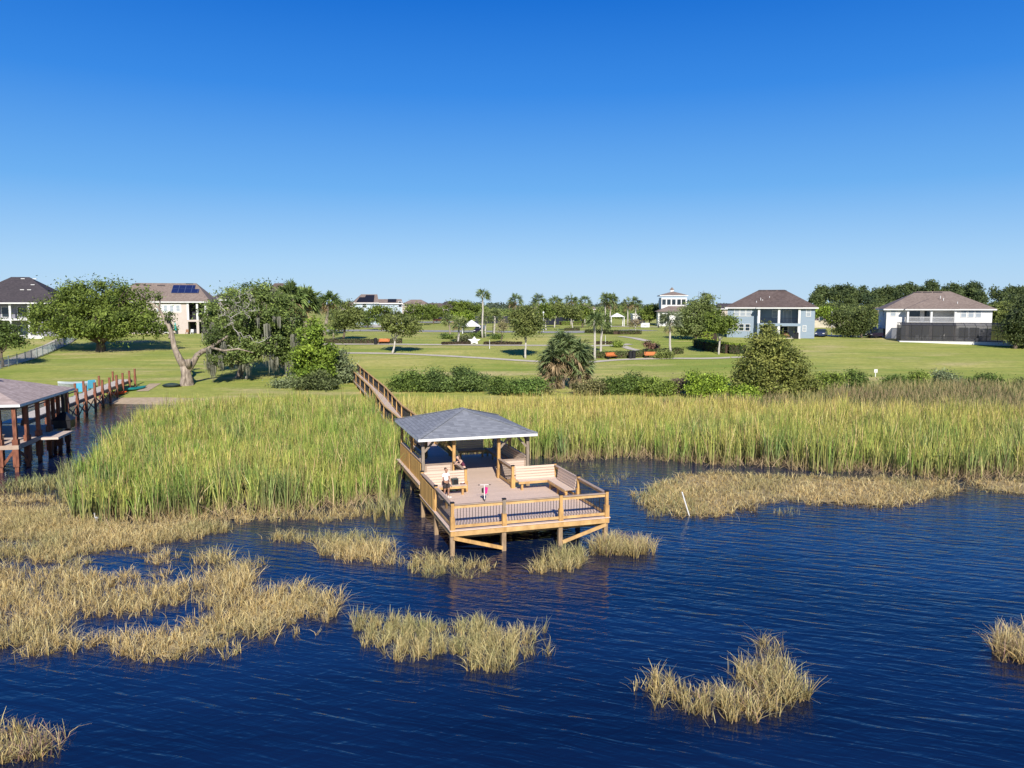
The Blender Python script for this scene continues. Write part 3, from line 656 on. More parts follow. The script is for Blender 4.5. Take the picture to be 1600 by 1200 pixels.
def cattails(name, poly, dens, seed, label, tint):
    x, y = sample(poly, dens, seed, .30, .5, .8); n = len(x); r = np.random.default_rng(seed + 1)
    cxn = np.round(x / .85 + .3 * np.sin(y * 1.7)); cyn = np.round(y / .85 + .3 * np.sin(x * 1.3)); hsh = np.modf(np.abs(np.sin(cxn * 12.9898 + cyn * 78.233) * 43758.5453))[0]; hs2 = np.modf(np.abs(np.sin(cxn * 39.425 + cyn * 11.135) * 24634.6345))[0]
    tx = (cxn - .3 * np.sin(y * 1.7)) * .85 + (hsh - .5) * .6; ty = (cyn - .3 * np.sin(x * 1.3)) * .85 + (hs2 - .5) * .6; pl_ = r.uniform(.15, .72, n); qx, qy = x + (tx - x) * pl_, y + (ty - y) * pl_; kk_ = clear(qx, qy); x = np.where(kk_, qx, x); y = np.where(kk_, qy, y)
    near = np.clip((70 - y) / 25, 0, 1)
    f = fbm(x * .12, y * .12, seed + 5); f2 = fbm(x * .6, y * .6, seed + 8)
    h = (1.2 + 1.3 * fbm(x * .35, y * .35, seed) + .45 * (fbm(x * 1.3, y * 1.3, seed + 2) - .5)) * r.uniform(.72, 1.18, n) * np.where(y > 72, .85, 1.) * (.78 + .44 * hsh)
    if tint == 'R':
        xx = x / np.maximum(y, 1) ; back = np.clip((y - 55) / 14, 0, 1); h *= 1 + .12 * near
    else: back = np.clip((y - 58) / 22, 0, 1)
    g1 = np.array([.19, .31, .06]); g2 = np.array([.53, .50, .15]); g3 = np.array([.09, .19, .105]); tan = np.array([.66, .50, .27])
    k = np.clip(r.normal(.40, .22, n) + .45 * (f - .5) + .16 * back, 0, 1)[:, None]
    k = np.clip(k + .45 * (hs2[:, None] - .5) + 1.3 * (fbm(x * .8, y * .8, seed + 40)[:, None] - .5) - (.12 if tint == 'L' else 0), 0, 1); c = g1 * (1 - k) + g2 * k; bl = (np.clip((.5 - f2) * 3, 0, 1) * (1 - back) * .6)[:, None]; c = c * (1 - bl) + g3 * bl
    dead = (r.uniform(0, 1, n) < .10 + (.14 * back if tint == 'R' else .10 * back)); c[dead] = tan * r.uniform(.7, 1.15, (dead.sum(), 1))
    if tint == 'R': c = c * (1 - .25 * back[:, None]) + np.array([.50, .44, .14]) * .25 * back[:, None]
    c *= r.choice([.42, .7, 1., 1.3], n, p=[.2, .25, .35, .2])[:, None] * r.uniform(.85, 1.15, (n, 1)); c = np.minimum(c, .75)
    cb = np.where(r.uniform(0, 1, (n, 1)) < .5, np.array([[.42, .30, .16]]), np.array([[.30, .30, .10]])) * r.uniform(.7, 1.1, (n, 1))
    ct = np.minimum(c * np.array([1.25, 1.1, .9]), .8); 
    o = ribbons(name, np.stack([x, y, np.full(n, -.02) + np.maximum(0, TZ(x, y))], 1), h, r.uniform(.026, .055, n), r.uniform(0, 6.283, n), np.abs(r.normal(0, .14, n)), r.normal(0, .16, n), cb, ct, M['reed'], 3, cm=c)
    tag(o, label, 'reeds', kind='stuff')
    # fallen dead stems at the foot
    return o
cattails('cattails', CATL, 78, 21, 'tall green reeds filling the marsh between the left walkway and the gazebo', 'L')
cattails('cattails', CATR, 62, 31, 'wide belt of tall yellow green reeds behind and right of the gazebo', 'R')
marshbed('marsh_bed', CATL, 21, M['thatch'], .36, .5, .6, .8); marshbed('marsh_bed', CATR, 31, M['thatch'], .30, .5, .8, .8)
def grassmat(name, poly, dens, seed, label, hgt=(.35, .8), green=.2, thr=None, ns=.5, bed=True, lean=.5, wid=(.010, .024), edge=.5, pink=0.):
    dens *= 1.25
    x, y = sample(poly, dens, seed, thr, ns, edge); n = len(x); r = np.random.default_rng(seed + 1)
    f = fbm(x * .5, y * .5, seed + 5)
    # tufts: pull points together so the mat has clumps
    tx = np.round(x / .55) * .55 + .25 * np.sin(y * 7); ty = np.round(y / .55) * .55 + .25 * np.sin(x * 5); pull = r.uniform(.15, .7, n)
    x2 = x + (tx - x) * pull; y2 = y + (ty - y) * pull; k = clear(x2, y2); x2 = np.where(k, x2, x); y2 = np.where(k, y2, y)
    h = r.uniform(hgt[0], hgt[1], n) * (.45 + .9 * f) * .82
    s1 = np.array([.92, .76, .42]); s2 = np.array([.70, .51, .18]); gr = np.array([.34, .38, .10]); gg = np.array([.26, .34, .20])
    t = r.uniform(0, 1, (n, 1)); c = s1 * t + s2 * (1 - t)
    gk = np.clip(green + 1.1 * (fbm(x * .35, y * .35, seed + 30) - .5) + r.normal(0, .18, n), 0, 1)[:, None]
    c = c * (1 - gk) + (gr * t + gg * (1 - t)) * gk
    pk = (r.uniform(0, 1, n) < pink); c[pk] = np.array([.42, .27, .24]) * r.uniform(.8, 1.2, (pk.sum(), 1))
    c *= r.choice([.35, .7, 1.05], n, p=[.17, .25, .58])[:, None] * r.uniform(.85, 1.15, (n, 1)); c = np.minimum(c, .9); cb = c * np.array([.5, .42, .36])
    az = r.uniform(0, 6.283, n) ; ln = np.abs(r.normal(lean * .6, lean * .6, n)); bd = r.normal(0, lean * 1.1, n)
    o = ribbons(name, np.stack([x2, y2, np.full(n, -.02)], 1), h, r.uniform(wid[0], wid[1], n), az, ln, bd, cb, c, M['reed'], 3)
    tag(o, label, 'marsh grass', kind='stuff')
    if bed: marshbed('marsh_bed', poly, seed, M['drymat'], (thr or 0) + .06 if thr else None, ns, .4, edge)
    return o
grassmat('marsh_grass', [(992, 790), (1010, 762), (1060, 740), (1180, 742), (1290, 748), (1420, 750), (1490, 756), (1478, 776), (1430, 784), (1400, 796), (1300, 791), (1230, 782), (1180, 795), (1150, 803), (1090, 810), (1030, 802)], 85, 41,
         'broad mat of low straw coloured grass right of the deck by the leaning pole', (.3, .72), .12, None, .5, True, .95, (.016, .034))
grassmat('marsh_grass', [(990, 794), (1006, 766), (1050, 752), (1100, 770), (1120, 800), (1090, 812), (1030, 806)], 70, 61, 'greener thin grass at the left end of the broad straw mat', (.35, .8), .75, .3, .8, False, .6)
grassmat('marsh_grass', [(1490, 748), (1700, 748), (1700, 790), (1600, 775), (1560, 770), (1510, 760)], 60, 42, 'low dry grass mat at the right edge below the tall reeds', (.3, .65), .15, None, .5, True, .9, (.016, .034))
FIELD = [(-60, 800), (60, 800), (130, 818), (210, 828), (330, 815), (350, 830), (330, 845), (240, 850), (150, 862), (110, 872), (120, 900), (200, 905), (235, 880), (310, 860), (372, 868), (390, 885), (360, 905), (420, 915), (490, 920), (548, 925), (530, 958), (450, 1000), (380, 1004), (340, 1024), (250, 1034), (100, 1018), (0, 1004), (-80, 1000), (-80, 880), (60, 905), (80, 890), (60, 878), (-60, 880)]
grassmat('marsh_grass', FIELD, 230, 43, 'large field of golden dry grass spreading from the left edge over the water', (.3, .8), .14, .372, .45, True, .62, edge=.9)
grassmat('marsh_grass', [(415, 838), (520, 835), (590, 850), (640, 868), (632, 890), (580, 882), (505, 862), (440, 850)], 190, 44, 'dry grass patch in the water just left of the deck piles', (.3, .75), .3, .37, .8, True, .6)
grassmat('marsh_grass', [(120, 810), (220, 812), (340, 808), (470, 800), (560, 796), (600, 806), (520, 812), (430, 815), (330, 824), (150, 836), (-40, 800), (0, 775), (90, 775)], 110, 45, 'low brown grass fringe at the foot of the left reeds', (.25, .6), .25, .36, .7, True, .6)
grassmat('marsh_grass', [(640, 880), (700, 872), (780, 890), (740, 903), (690, 900), (640, 895)], 200, 46, 'grey green grass tuft under the front left corner of the deck', (.3, .8), .42, .36, 1.1, False, .6)
grassmat('marsh_grass', [(548, 970), (600, 962), (680, 968), (780, 985), (852, 996), (848, 1020), (800, 1052), (720, 1048), (640, 1035), (600, 1022), (556, 992)], 300, 47, 'island of pale green and straw grass in open water before the deck', (.35, .85), .42, .36, 1.1, False, .5)
grassmat('marsh_grass', [(828, 892), (850, 872), (905, 866), (928, 880), (920, 893), (860, 896)], 300, 48, 'round straw coloured grass clump under the deck middle', (.4, .9), .25, .3, 1.2, False, .55)
grassmat('marsh_grass', [(925, 858), (960, 848), (1012, 848), (1022, 862), (980, 872), (930, 870)], 320, 49, 'pale feathery grass clump beside the right corner of the deck', (.45, 1.05), .2, .3, 1.2, False, .45, pink=.1)
grassmat('marsh_grass', [(975, 1050), (1010, 1045), (1060, 1066), (1110, 1080), (1150, 1085), (1175, 1100), (1180, 1062), (1240, 1058), (1262, 1085), (1240, 1112), (1180, 1128), (1120, 1136), (1080, 1118), (1050, 1096), (1020, 1096), (985, 1078)], 420, 50,
         'crescent shaped island of straw grass in the right foreground water', (.35, .85), .30, .37, 1.2, False, .5, pink=.06)
grassmat('marsh_grass', [(1160, 1004), (1190, 1004), (1225, 1020), (1245, 1038), (1205, 1040), (1190, 1022), (1165, 1012)], 170, 51, 'thin line of bent grass stalks behind the crescent island', (.3, .8), .3, .35, .9, False, .8, pink=.1)
grassmat('marsh_grass', [(-60, 1150), (0, 1140), (60, 1150), (92, 1160), (70, 1185), (0, 1215), (-60, 1230)], 420, 52, 'grass clump with long pinkish bent blades at the bottom left corner', (.35, .9), .3, .28, 1.1, False, .6, pink=.25)
grassmat('marsh_grass', [(1552, 1010), (1590, 1000), (1680, 990), (1680, 1050), (1590, 1045), (1565, 1030)], 330, 53, 'grass clump cut by the right edge of the open water', (.4, 1.0), .2, .2, .9, False, .5, pink=.1)
grassmat('marsh_grass', [(20, 756), (110, 745), (110, 758), (60, 772), (0, 775), (-20, 768)], 50, 54, 'dull green reeds in the shade beside the pavilion piles', (.4, .8), .75, .25, .6, False, .3, (.02, .04))
grassmat('marsh_grass', [(100, 745), (200, 700), (215, 690), (160, 780), (90, 790)], 60, 55, 'sparse green reeds standing in water left of the tall reeds', (.9, 1.7), .95, .40, .6, False, .15, (.025, .045))
grassmat('marsh_grass', [(560, 800), (630, 792), (632, 808), (590, 818), (540, 812)], 45, 56, 'thin green stems in the water left of the deck piles', (.7, 1.5), .85, .40, .8, False, .2, (.02, .035))
grassmat('marsh_grass', [(850, 730), (960, 726), (1000, 745), (960, 765), (900, 745)], 22, 57, 'sparse sunken grey green stems in the still water behind the right benches', (.2, .5), .7, .42, .6, False, .5)
grassmat('marsh_grass', [(1208, 796), (1248, 798), (1250, 806), (1212, 806)], 50, 58, 'little pale tuft standing alone below the broad straw mat', (.25, .5), .4, None, .8, False, .6, edge=.2)
def fringe():   # fallen reed stems at the foot of the tall reeds
    ed = [(200, 815), (330, 806), (420, 802), (540, 796), (600, 786), (870, 724), (960, 712), (1060, 722), (1200, 730), (1340, 738), (1500, 748), (1600, 746)]
    X = []
    r = np.random.default_rng(5)
    for (a, b) in zip(ed[:-1], ed[1:]):
        if a[0] == 600: continue
        A = np.array(P(*a)); B = np.array(P(*b)); L = np.linalg.norm(B - A); n = int(L * 55); t = r.uniform(0, 1, (n, 1)); q = A + (B - A) * t; q[:, 0] += r.normal(0, .5, n); q[:, 1] += r.normal(.5, .8, n); X.append(q)
    X = np.concatenate(X); n = len(X); X[:, 2] = .03; c = np.array([.52, .38, .22]) * r.uniform(.5, 1.15, (n, 1))
    o = ribbons('fallen_reeds', X, r.uniform(.3, 1.1, n), r.uniform(.02, .045, n), r.uniform(0, 6.28, n), r.uniform(.5, 1.2, n), r.normal(0, .3, n), c * .8, c, M['reed'], 2)
    tag(o, 'tangle of fallen tan reed stems along the foot of the tall reeds', 'dead reeds', kind='stuff')
fringe()
# shore scrub band behind the right reeds (brown dead weeds)
def scrub():
    poly = [P(640, 640), P(900, 640), P(1180, 636), P(1300, 626), P(1420, 619), P(1600, 619), P(1760, 619), P(1760, 666), P(1500, 665), P(1300, 660), P(1180, 657), P(900, 656), P(660, 653)]
    poly = [(p[0], p[1], 0) for p in poly]; x, y = sample(poly, 42, 71, None, .3, 1.0); n = len(x); r = np.random.default_rng(2)
    f = fbm(x * .2, y * .2, 8)[:, None]; c = np.array([.36, .25, .16]) * (1 - f) + np.array([.44, .40, .14]) * f; c = np.where(r.uniform(0, 1, (n, 1)) < .35, np.array([[.13, .17, .05]]), c) * r.uniform(.7, 1.2, (n, 1))
    o = ribbons('scrub', np.stack([x, y, np.maximum(TZ(x, y), 0)], 1), r.uniform(.5, 1.25, n) * (.95 + .4 * np.clip((x - 15) / 20, 0, 1)), r.uniform(.03, .07, n), r.uniform(0, 6.28, n), r.uniform(0, .5, n), r.normal(0, .3, n), c * .7, c, M['reed'], 3)
    tag(o, 'tangled brown and green weeds between the right reeds and the lawn', 'weeds', kind='stuff')
scrub()
# ------------------------------------------------------------------ foliage
def crown_arrays(blobs, clumps, leaves, size, c1, c2, seed, spread=.55, flat=.85, hollow=.55):
    """blobs: list of (x,y,z,rx,ry,rz); returns quads and colours"""
    clumps = int(clumps * .42); leaves = int(leaves * 2.3); spread *= 1.15; flat = .6
    r = np.random.default_rng(seed); vol = np.array([b[3] * b[4] * b[5] for b in blobs]) ** .75; pr = vol / vol.sum()
    bi = r.choice(len(blobs), clumps, p=pr); B = np.array(blobs)[bi]
    d = r.normal(0, 1, (clumps, 3)); d /= np.linalg.norm(d, axis=1)[:, None]; rad = (hollow + (1 - hollow) * r.uniform(0, 1, clumps) ** .6) * r.uniform(.8, 1.16, clumps)
    C = B[:, :3] + d * B[:, 3:] * rad[:, None]
    sh = np.clip(r.normal(.5, .3, clumps), 0, 1); cc = np.array(c1) * (1 - sh[:, None]) + np.array(c2) * sh[:, None]; cs = r.uniform(.5, 1.5, clumps)
    pc = C[:, None, :] + r.normal(0, 1, (clumps, leaves, 3)) * (cs * spread)[:, None, None] * np.array([1, 1, flat])
    pc = pc.reshape(-1, 3); n = len(pc); nr = np.repeat(d, leaves, 0) * .8 + r.normal(0, 1, (n, 3)) * .7 + np.array([0, 0, .35]); nr /= np.linalg.norm(nr, axis=1)[:, None]
    t = np.cross(nr, r.normal(0, 1, (n, 3))); t /= np.linalg.norm(t, axis=1)[:, None]; b = np.cross(nr, t); s = size * r.uniform(.6, 1.35, (n, 1))
    V = np.stack([pc - t * s * .9, pc - b * s * .42, pc + t * s * .9, pc + b * s * .42], 1)
    col = np.repeat(cc, leaves, 0) * r.uniform(.55, 1.5, (n, 1)) * 1.08; return V, col
def limb(mb, p0, p1, r0, r1, seed, wob=.08, n=5, sides=6):
    rr = random.Random(seed); a = Vector(p0); b = Vector(p1); L = (b - a).length; pts = []
    for i in range(n + 1):
        t = i / n; q = a.lerp(b, t)
        if 0 < i < n: q += Vector((rr.uniform(-1, 1), rr.uniform(-1, 1), rr.uniform(-.5, .8))) * L * wob
        pts.append(q)
    mb.tube(pts, [r0 + (r1 - r0) * i / n for i in range(n + 1)], sides)
OAK = ((.070, .105, .020), (.175, .225, .040)); DEEP = ((.045, .078, .020), (.115, .160, .034)); OLIVE = ((.085, .11, .03), (.19, .22, .06)); BRIGHT = ((.10, .16, .022), (.24, .32, .04)); GREY = ((.075, .10, .05), (.17, .20, .10))
def tree(name, label, cat, base, blobs_px, cols=OAK, clumps=260, leaves=34, size=.2, trunk=.3, bark='bark', seed=1, group=None, depth=None, fork=.42, spread=.55, trunk_to=None, hollow=.55, moss=0, low=None, stems=1):
    """base: px point on the ground (or Vector); blobs_px: (cx,cy,rx,ry[,dy]) silhouettes at the tree's own distance"""
    b = G(*base) if not isinstance(base, Vector) else base
    t = thing(name, label, cat, b, 0, group); Y = b.y; k = math.hypot(1, 0) * Y / F; blobs = []
    r = random.Random(seed)
    for bl in blobs_px:
        cx, cy, rx, ry = bl[:4]; dy = bl[4] if len(bl) > 4 else r.uniform(-.35, .35) * rx * k
        c = Vector(PY(cx, cy, Y + dy)) - b; kk = (Y + dy) / F; ryd = min(rx, ry * 1.5) * kk
        blobs.append((c.x, c.y, c.z, rx * kk, max(ryd, .3), ry * kk))
    V, col = crown_arrays(blobs, clumps, leaves, size, cols[0], cols[1], seed, spread, hollow=hollow)
    quadmesh('crown', V, M['leaf'], col, t)
    mb = MB(); cz = sum(bb[2] * bb[3] for bb in blobs) / sum(bb[3] for bb in blobs); cx_ = sum(bb[0] * bb[3] for bb in blobs) / sum(bb[3] for bb in blobs)
    for s in range(stems):
        ox = (s - (stems - 1) / 2) * trunk * 3.0
        zf = cz * fork; top = Vector((cx_ * fork + ox, 0, zf)); limb(mb, (ox * .4, 0, -.3), top, trunk * 1.15, trunk * .8, seed + s, .03, 4, 8)
        for i, bb in enumerate(sorted(blobs, key=lambda q: -q[3])[:9]):
            if stems > 1 and i % stems != s: continue
            e = Vector((bb[0], bb[1], bb[2] + bb[5] * .25)); limb(mb, top, e, trunk * .6, trunk * .12, seed + i * 7, .09, 4, 6)
            for j in range(3):
                e2 = e + Vector((r.uniform(-.8, .8) * bb[3], r.uniform(-.8, .8) * bb[4], r.uniform(-.3, .8) * bb[5])); limb(mb, top.lerp(e, .6), e2, trunk * .25, trunk * .05, seed + i * 7 + j, .1, 3, 5)
    mb.build('trunk', M[bark], t, True)
    if moss:
        rg = np.random.default_rng(seed + 77); B = np.array(blobs)[rg.integers(0, len(blobs), moss)]; p = B[:, :3] + np.stack([rg.uniform(-1, 1, moss) * B[:, 3], rg.uniform(-1, 1, moss) * B[:, 4], -rg.uniform(.1, 1.0, moss) * B[:, 5]], 1)
        kk = 26; q = np.repeat(p, kk, 0) + rg.normal(0, .16, (moss * kk, 3)) * np.array([1, 1, .4]); L = rg.uniform(.4, 1.5, len(q))[:, None] * np.repeat(rg.uniform(.5, 1.5, moss), kk)[:, None]; wv = rg.normal(0, .035, (len(q), 3)) * np.array([1, 1, 0]); z = np.array([[0, 0, -1.]])
        V = np.stack([q - wv, q + wv, q + wv * .3 + z * L, q - wv * .3 + z * L], 1); quadmesh('hanging_moss', V, M['moss'], np.array([.22, .22, .17]) * rg.uniform(.6, 1.2, (len(q), 1)), t)
    return t
def shrub(label, base, blobs_px, cols=DEEP, clumps=120, leaves=30, size=.13, seed=1, spread=.32, name='shrub', cat='shrub', group='shrubs along the shore', trunk=.07):
    r = random.Random(seed * 7 + 1); nb = []
    for b_ in blobs_px:
        nb.append((b_[0], b_[1] + b_[3] * .28, b_[2] * .8, b_[3] * .66))
        for _ in range(6):
            k_ = r.uniform(.14, .38); nb.append((b_[0] + r.uniform(-1.05, 1.05) * b_[2], b_[1] - b_[3] * r.uniform(-.15, .78), b_[2] * k_, b_[3] * k_ * r.uniform(.8, 1.6)))
    blobs_px = nb; clumps = int(clumps * 1.5); cols = (tuple(c * .9 for c in cols[0]), tuple(c * 1.6 for c in cols[1]))
    return tree(name, label, cat, base, blobs_px, cols, clumps, leaves, size, trunk, 'bark', seed, group, spread=spread, fork=.3, hollow=.3, stems=2)
def palm_arrays(r, top, n, L, fan, cg, cy, droop=.6, dead=.15):
    V = []; Cc = []; fan = int(fan * 1.5)
    for i in range(n):
        az = r.uniform(0, 6.283); el = math.asin(max(-.7, min(.99, r.uniform(-.55, 1.0)))); Lp = L * r.uniform(.8, 1.1); isd = el < -.35 and r.random() < dead * 4
        d = np.array([math.cos(az) * math.cos(el), math.sin(az) * math.cos(el), math.sin(el)]); side = np.array([-math.sin(az), math.cos(az), 0.]); upv = np.cross(d, side) * -1
        be = r.uniform(-1.25, 1.25); s2 = side * math.cos(be) + upv * math.sin(be); hub = np.array(top) + d * Lp * .42 + np.array([0, 0, -.04 * Lp])
        c = (np.array(cg) * (1 - .6 * r.random()) + np.array(cy) * .7 * r.random()) * r.uniform(.9, 1.5)
        if isd: c = np.array([.34, .25, .14]) * r.uniform(.7, 1.2)
        V.append([np.array(top) - side * .03, np.array(top) + side * .03, hub + side * .02, hub - side * .02]); Cc.append(c)
        for j in range(fan):
            a = (j / (fan - 1) - .5) * 2.7; dd = d * math.cos(a) + s2 * math.sin(a); ll = Lp * .62 * (1 - .3 * abs(a) / 1.35) * r.uniform(.8, 1.15); mid = hub + dd * ll * .55; tip = hub + dd * ll + np.array([0, 0, -droop * ll * r.uniform(.2, .7)])
            wv = np.cross(dd, np.array([r.gauss(0, .5), r.gauss(0, .5), r.gauss(0, 1)])); wv = wv / (np.linalg.norm(wv) + 1e-6) * .030 * L
            V.append([hub, mid - wv, tip, mid + wv]); Cc.append(c * r.uniform(.75, 1.3))
    return np.array(V), np.array(Cc)
def palm(label, base, top_px, L, n=42, fan=9, trunk=.16, seed=1, group='palms in the park', cg=(.075, .125, .035), cy=(.21, .25, .07), bark='palmbark', dead=.15, name='palm_tree', skirt=0, whitebase=False):
    b = G(*base) if not isinstance(base, Vector) else base; t = thing(name, label, 'palm tree', b, 0, group); r = random.Random(seed)
    c = Vector(PY(top_px[0], top_px[1], b.y)) - b
    V, C = palm_arrays(r, (c.x, 0, c.z), n, L, fan, cg, cy, dead=dead); quadmesh('crown', V, M['leaf'], C, t)
    if skirt:
        V, C = palm_arrays(r, (c.x, 0, c.z - L * .25), skirt, L * .7, 5, (.28, .20, .11), (.2, .14, .08), 1.0); V[:, :, 2] -= .3 * L; quadmesh('dead_fronds', V, M['leaf'], C, t)
    q = MB(); limb(q, (0, 0, -.2), (c.x, 0, c.z), trunk * 1.15, trunk * .85, seed, .012, 6, 8); q.build('trunk', M[bark], t, True); return t

# --- left side trees
tree('live_oak', 'broad spreading live oak with dense dark green crown on the left lawn', 'tree', (158, 549),
     [(90, 495, 45, 28), (62, 500, 24, 18), (120, 470, 40, 26), (160, 462, 46, 24), (195, 478, 42, 26), (150, 500, 60, 24, -3), (215, 505, 38, 20), (240, 510, 28, 14), (110, 512, 45, 15, -2), (180, 515, 50, 14, -2), (165, 446, 14, 8), (108, 449, 16, 8)], OAK, 900, 44, .24, .75, 'bark', 3, spread=.7, fork=.25)
tree('small_tree', 'small dark tree cut by the left edge of the picture', 'tree', (4, 574), [(8, 520, 18, 16), (-12, 525, 25, 20), (24, 528, 12, 12), (0, 508, 14, 8)], DEEP, 170, 34, .2, .2, 'bark', 5, spread=.5)
b0 = G(292, 602)
tree('mossy_oak', 'large oak with pale dead branches and grey moss hanging, beside the forked dead trunk', 'tree', (372, 590),
     [(395, 462, 30, 16), (360, 470, 24, 18), (425, 470, 26, 20), (335, 490, 20, 18), (385, 505, 36, 24), (430, 520, 34, 24), (350, 525, 26, 20, -4), (400, 545, 36, 18, -3), (445, 550, 20, 18), (452, 520, 16, 18), (330, 508, 12, 14), (410, 490, 30, 20, -3), (442, 495, 20, 16), (340, 548, 14, 14, -4), (372, 560, 18, 12, -5), (410, 450, 20, 9)], ((.07, .105, .028), (.21, .27, .07)), 780, 42, .19, .42, 'palebark', 8, spread=.5, fork=.32, moss=150, hollow=.45)
tree('live_oak', 'dense leafy oak filling in behind the shaggy sabal palms', 'tree', (440, 566), [(430, 486, 24, 20), (458, 508, 20, 22), (446, 535, 24, 18), (474, 534, 16, 18), (415, 470, 16, 14), (440, 464, 14, 10)], ((.07, .105, .028), (.2, .26, .06)), 420, 42, .2, .3, 'bark', 88, spread=.5)
def deadtree():
    t = thing('dead_tree', 'thick pale forked trunk with one bare snapped branch reaching up left, on the bank', 'tree', b0); Y = b0.y
    def q_(px, py, dy=0): return Vector(PY(px, py, Y + dy)) - b0
    mb = MB(); B = [(0, 0, -.3), (0, 0, .15), q_(291, 585), q_(289, 572)]; mb.tube(B, [1.05, .82, .60, .58], 10)
    mb.tube([q_(289, 574), q_(280, 560), q_(272, 542), q_(268, 520), q_(262, 505), q_(254, 492), q_(247, 480), q_(238, 474), q_(228, 472)], [.50, .40, .32, .27, .22, .18, .13, .09, .03], 8)
    mb.tube([q_(266, 528), q_(268, 512, 1), q_(264, 500, 1)], [.22, .2, .17], 7); mb.tube([q_(249, 486), q_(250, 470, .5), q_(246, 462, .5)], [.12, .07, .03], 6)
    mb.tube([q_(293, 578), q_(302, 566, .5), q_(308, 555, .6), q_(316, 549, .6), q_(326, 545, .5), q_(340, 535, .2), q_(356, 525, 0)], [.46, .38, .34, .30, .25, .18, .10], 9)
    mb.tube([q_(295, 576), q_(294, 566, -.6), q_(293, 561, -.6)], [.34, .36, .36], 8)
    mb.tube([q_(330, 543), q_(350, 548, -.3), q_(372, 545, -.6), q_(396, 551, -.8)], [.17, .13, .09, .04], 6)
    mb.build('trunk', M['palebark'], t, True)
    bl = []
    for cx, cy, rx, ry in [(335, 525, 14, 10), (324, 534, 8, 6), (350, 560, 14, 8), (335, 560, 10, 9), (266, 495, 6, 6), (270, 505, 4, 5), (243, 463, 5, 4)]:
        c = q_(cx, cy); k = Y / F; bl.append((c.x, c.y, c.z, rx * k, rx * k, ry * k))
    V, col = crown_arrays(bl, 90, 26, .16, (.06, .09, .024), (.15, .19, .05), 9, .3); quadmesh('crown', V, M['leaf'], col, t)
    rg = np.random.default_rng(4); p = np.array([q_(rg.uniform(322, 346), rg.uniform(548, 575), rg.uniform(-1, 1)) for _ in range(16)]); kk = 30; q = np.repeat(p, kk, 0) + rg.normal(0, .14, (16 * kk, 3)); L = np.repeat(rg.uniform(.8, 2.2, 16), kk)[:, None] * rg.uniform(.4, 1, (len(q), 1)); wv = rg.normal(0, .03, (len(q), 3)) * np.array([1, 1, 0]); z = np.array([[0, 0, -1.]])
    quadmesh('hanging_moss', np.stack([q - wv, q + wv, q + wv * .3 + z * L, q - wv * .3 + z * L], 1), M['moss'], np.array([.20, .20, .15]) * rg.uniform(.5, 1.2, (len(q), 1)), t)
deadtree()
def branches():
    t = thing('dead_branches', 'tangle of bare whitish dead limbs standing out of the mossy oak crown', 'dead branches', G(384, 592)); b = t.location; mb = MB(); r = random.Random(12)
    def q_(px, py, dy=-4): return Vector(PY(px, py, b.y + dy)) - Vector(b)
    limb(mb, (0, 0, 0), q_(372, 520, -3), .2, .14, 2)
    for (x0, y0, x1, y1) in [(372, 520, 352, 486), (352, 486, 338, 462), (360, 500, 384, 482), (384, 482, 395, 462), (370, 478, 376, 455), (384, 488, 404, 486), (372, 520, 404, 536), (404, 536, 424, 524), (352, 490, 340, 498), (380, 484, 392, 500), (356, 540, 380, 546), (365, 505, 349, 512), (376, 482, 362, 468), (392, 470, 386, 454)]:
        limb(mb, q_(x0, y0), q_(x1, y1), .055, .018, r.randint(0, 999), .16, 6, 5)
        for _ in range(4):
            f_ = r.uniform(.3, 1); ax, ay = x0 + (x1 - x0) * f_, y0 + (y1 - y0) * f_; limb(mb, q_(ax, ay), q_(ax + r.uniform(-12, 12), ay + r.uniform(-12, 5), -4 + r.uniform(-1, 1)), .03, .012, r.randint(0, 999), .12, 4, 4)
    mb.build('limb', M['palebark'] if False else mat('grey_dead_wood', (.40, .38, .34), (.22, .20, .18), 5, .95), t)
branches()
palm('tall sabal palm with leaning trunk rising clear right of the oak clump', (507, 524), (514, 470), 3.0, 60, 10, .3, 21, 'sabal palms behind the mossy oak', dead=.3, skirt=14)
palm('sabal palm with shaggy crown against the sky in the oak clump, left one', (462, 577), (456, 466), 3.1, 60, 10, .28, 22, 'sabal palms behind the mossy oak', dead=.3, skirt=18)
palm('sabal palm in the oak clump, middle one with bare pinkish trunk', (477, 574), (478, 472), 2.9, 60, 10, .28, 23, 'sabal palms behind the mossy oak', dead=.3, skirt=18)
tree('broadleaf_tree', 'bright green upright leafy tree at the reed edge left of the boardwalk', 'tree', (490, 604), [(489, 526, 15, 20), (484, 550, 21, 19), (500, 556, 18, 18), (474, 572, 16, 16), (496, 580, 20, 16), (487, 508, 8, 10), (515, 552, 10, 10), (470, 556, 8, 9), (486, 594, 20, 9)], BRIGHT, 330, 36, .2, .22, 'bark', 31, spread=.42)
shrub('grey green shrub with bare twigs right at the boardwalk entrance', (534, 600), [(532, 560, 14, 12), (522, 575, 14, 16), (538, 582, 12, 16), (516, 590, 16, 12)], GREY, 200, 30, .16, 32, .38)
shrub('dark shrub mound with hanging twigs below the bright leafy tree', (500, 609), [(490, 597, 16, 8), (510, 599, 16, 7), (474, 600, 10, 5), (500, 588, 10, 7)], ((.04, .055, .02), (.10, .12, .045)), 150, 30, .16, 33, .38)
shrub('small shrub at the water edge under the mossy oak', (455, 606), [(452, 596, 14, 8), (440, 600, 10, 5)], GREY, 50, 26, .14, 34, .3)

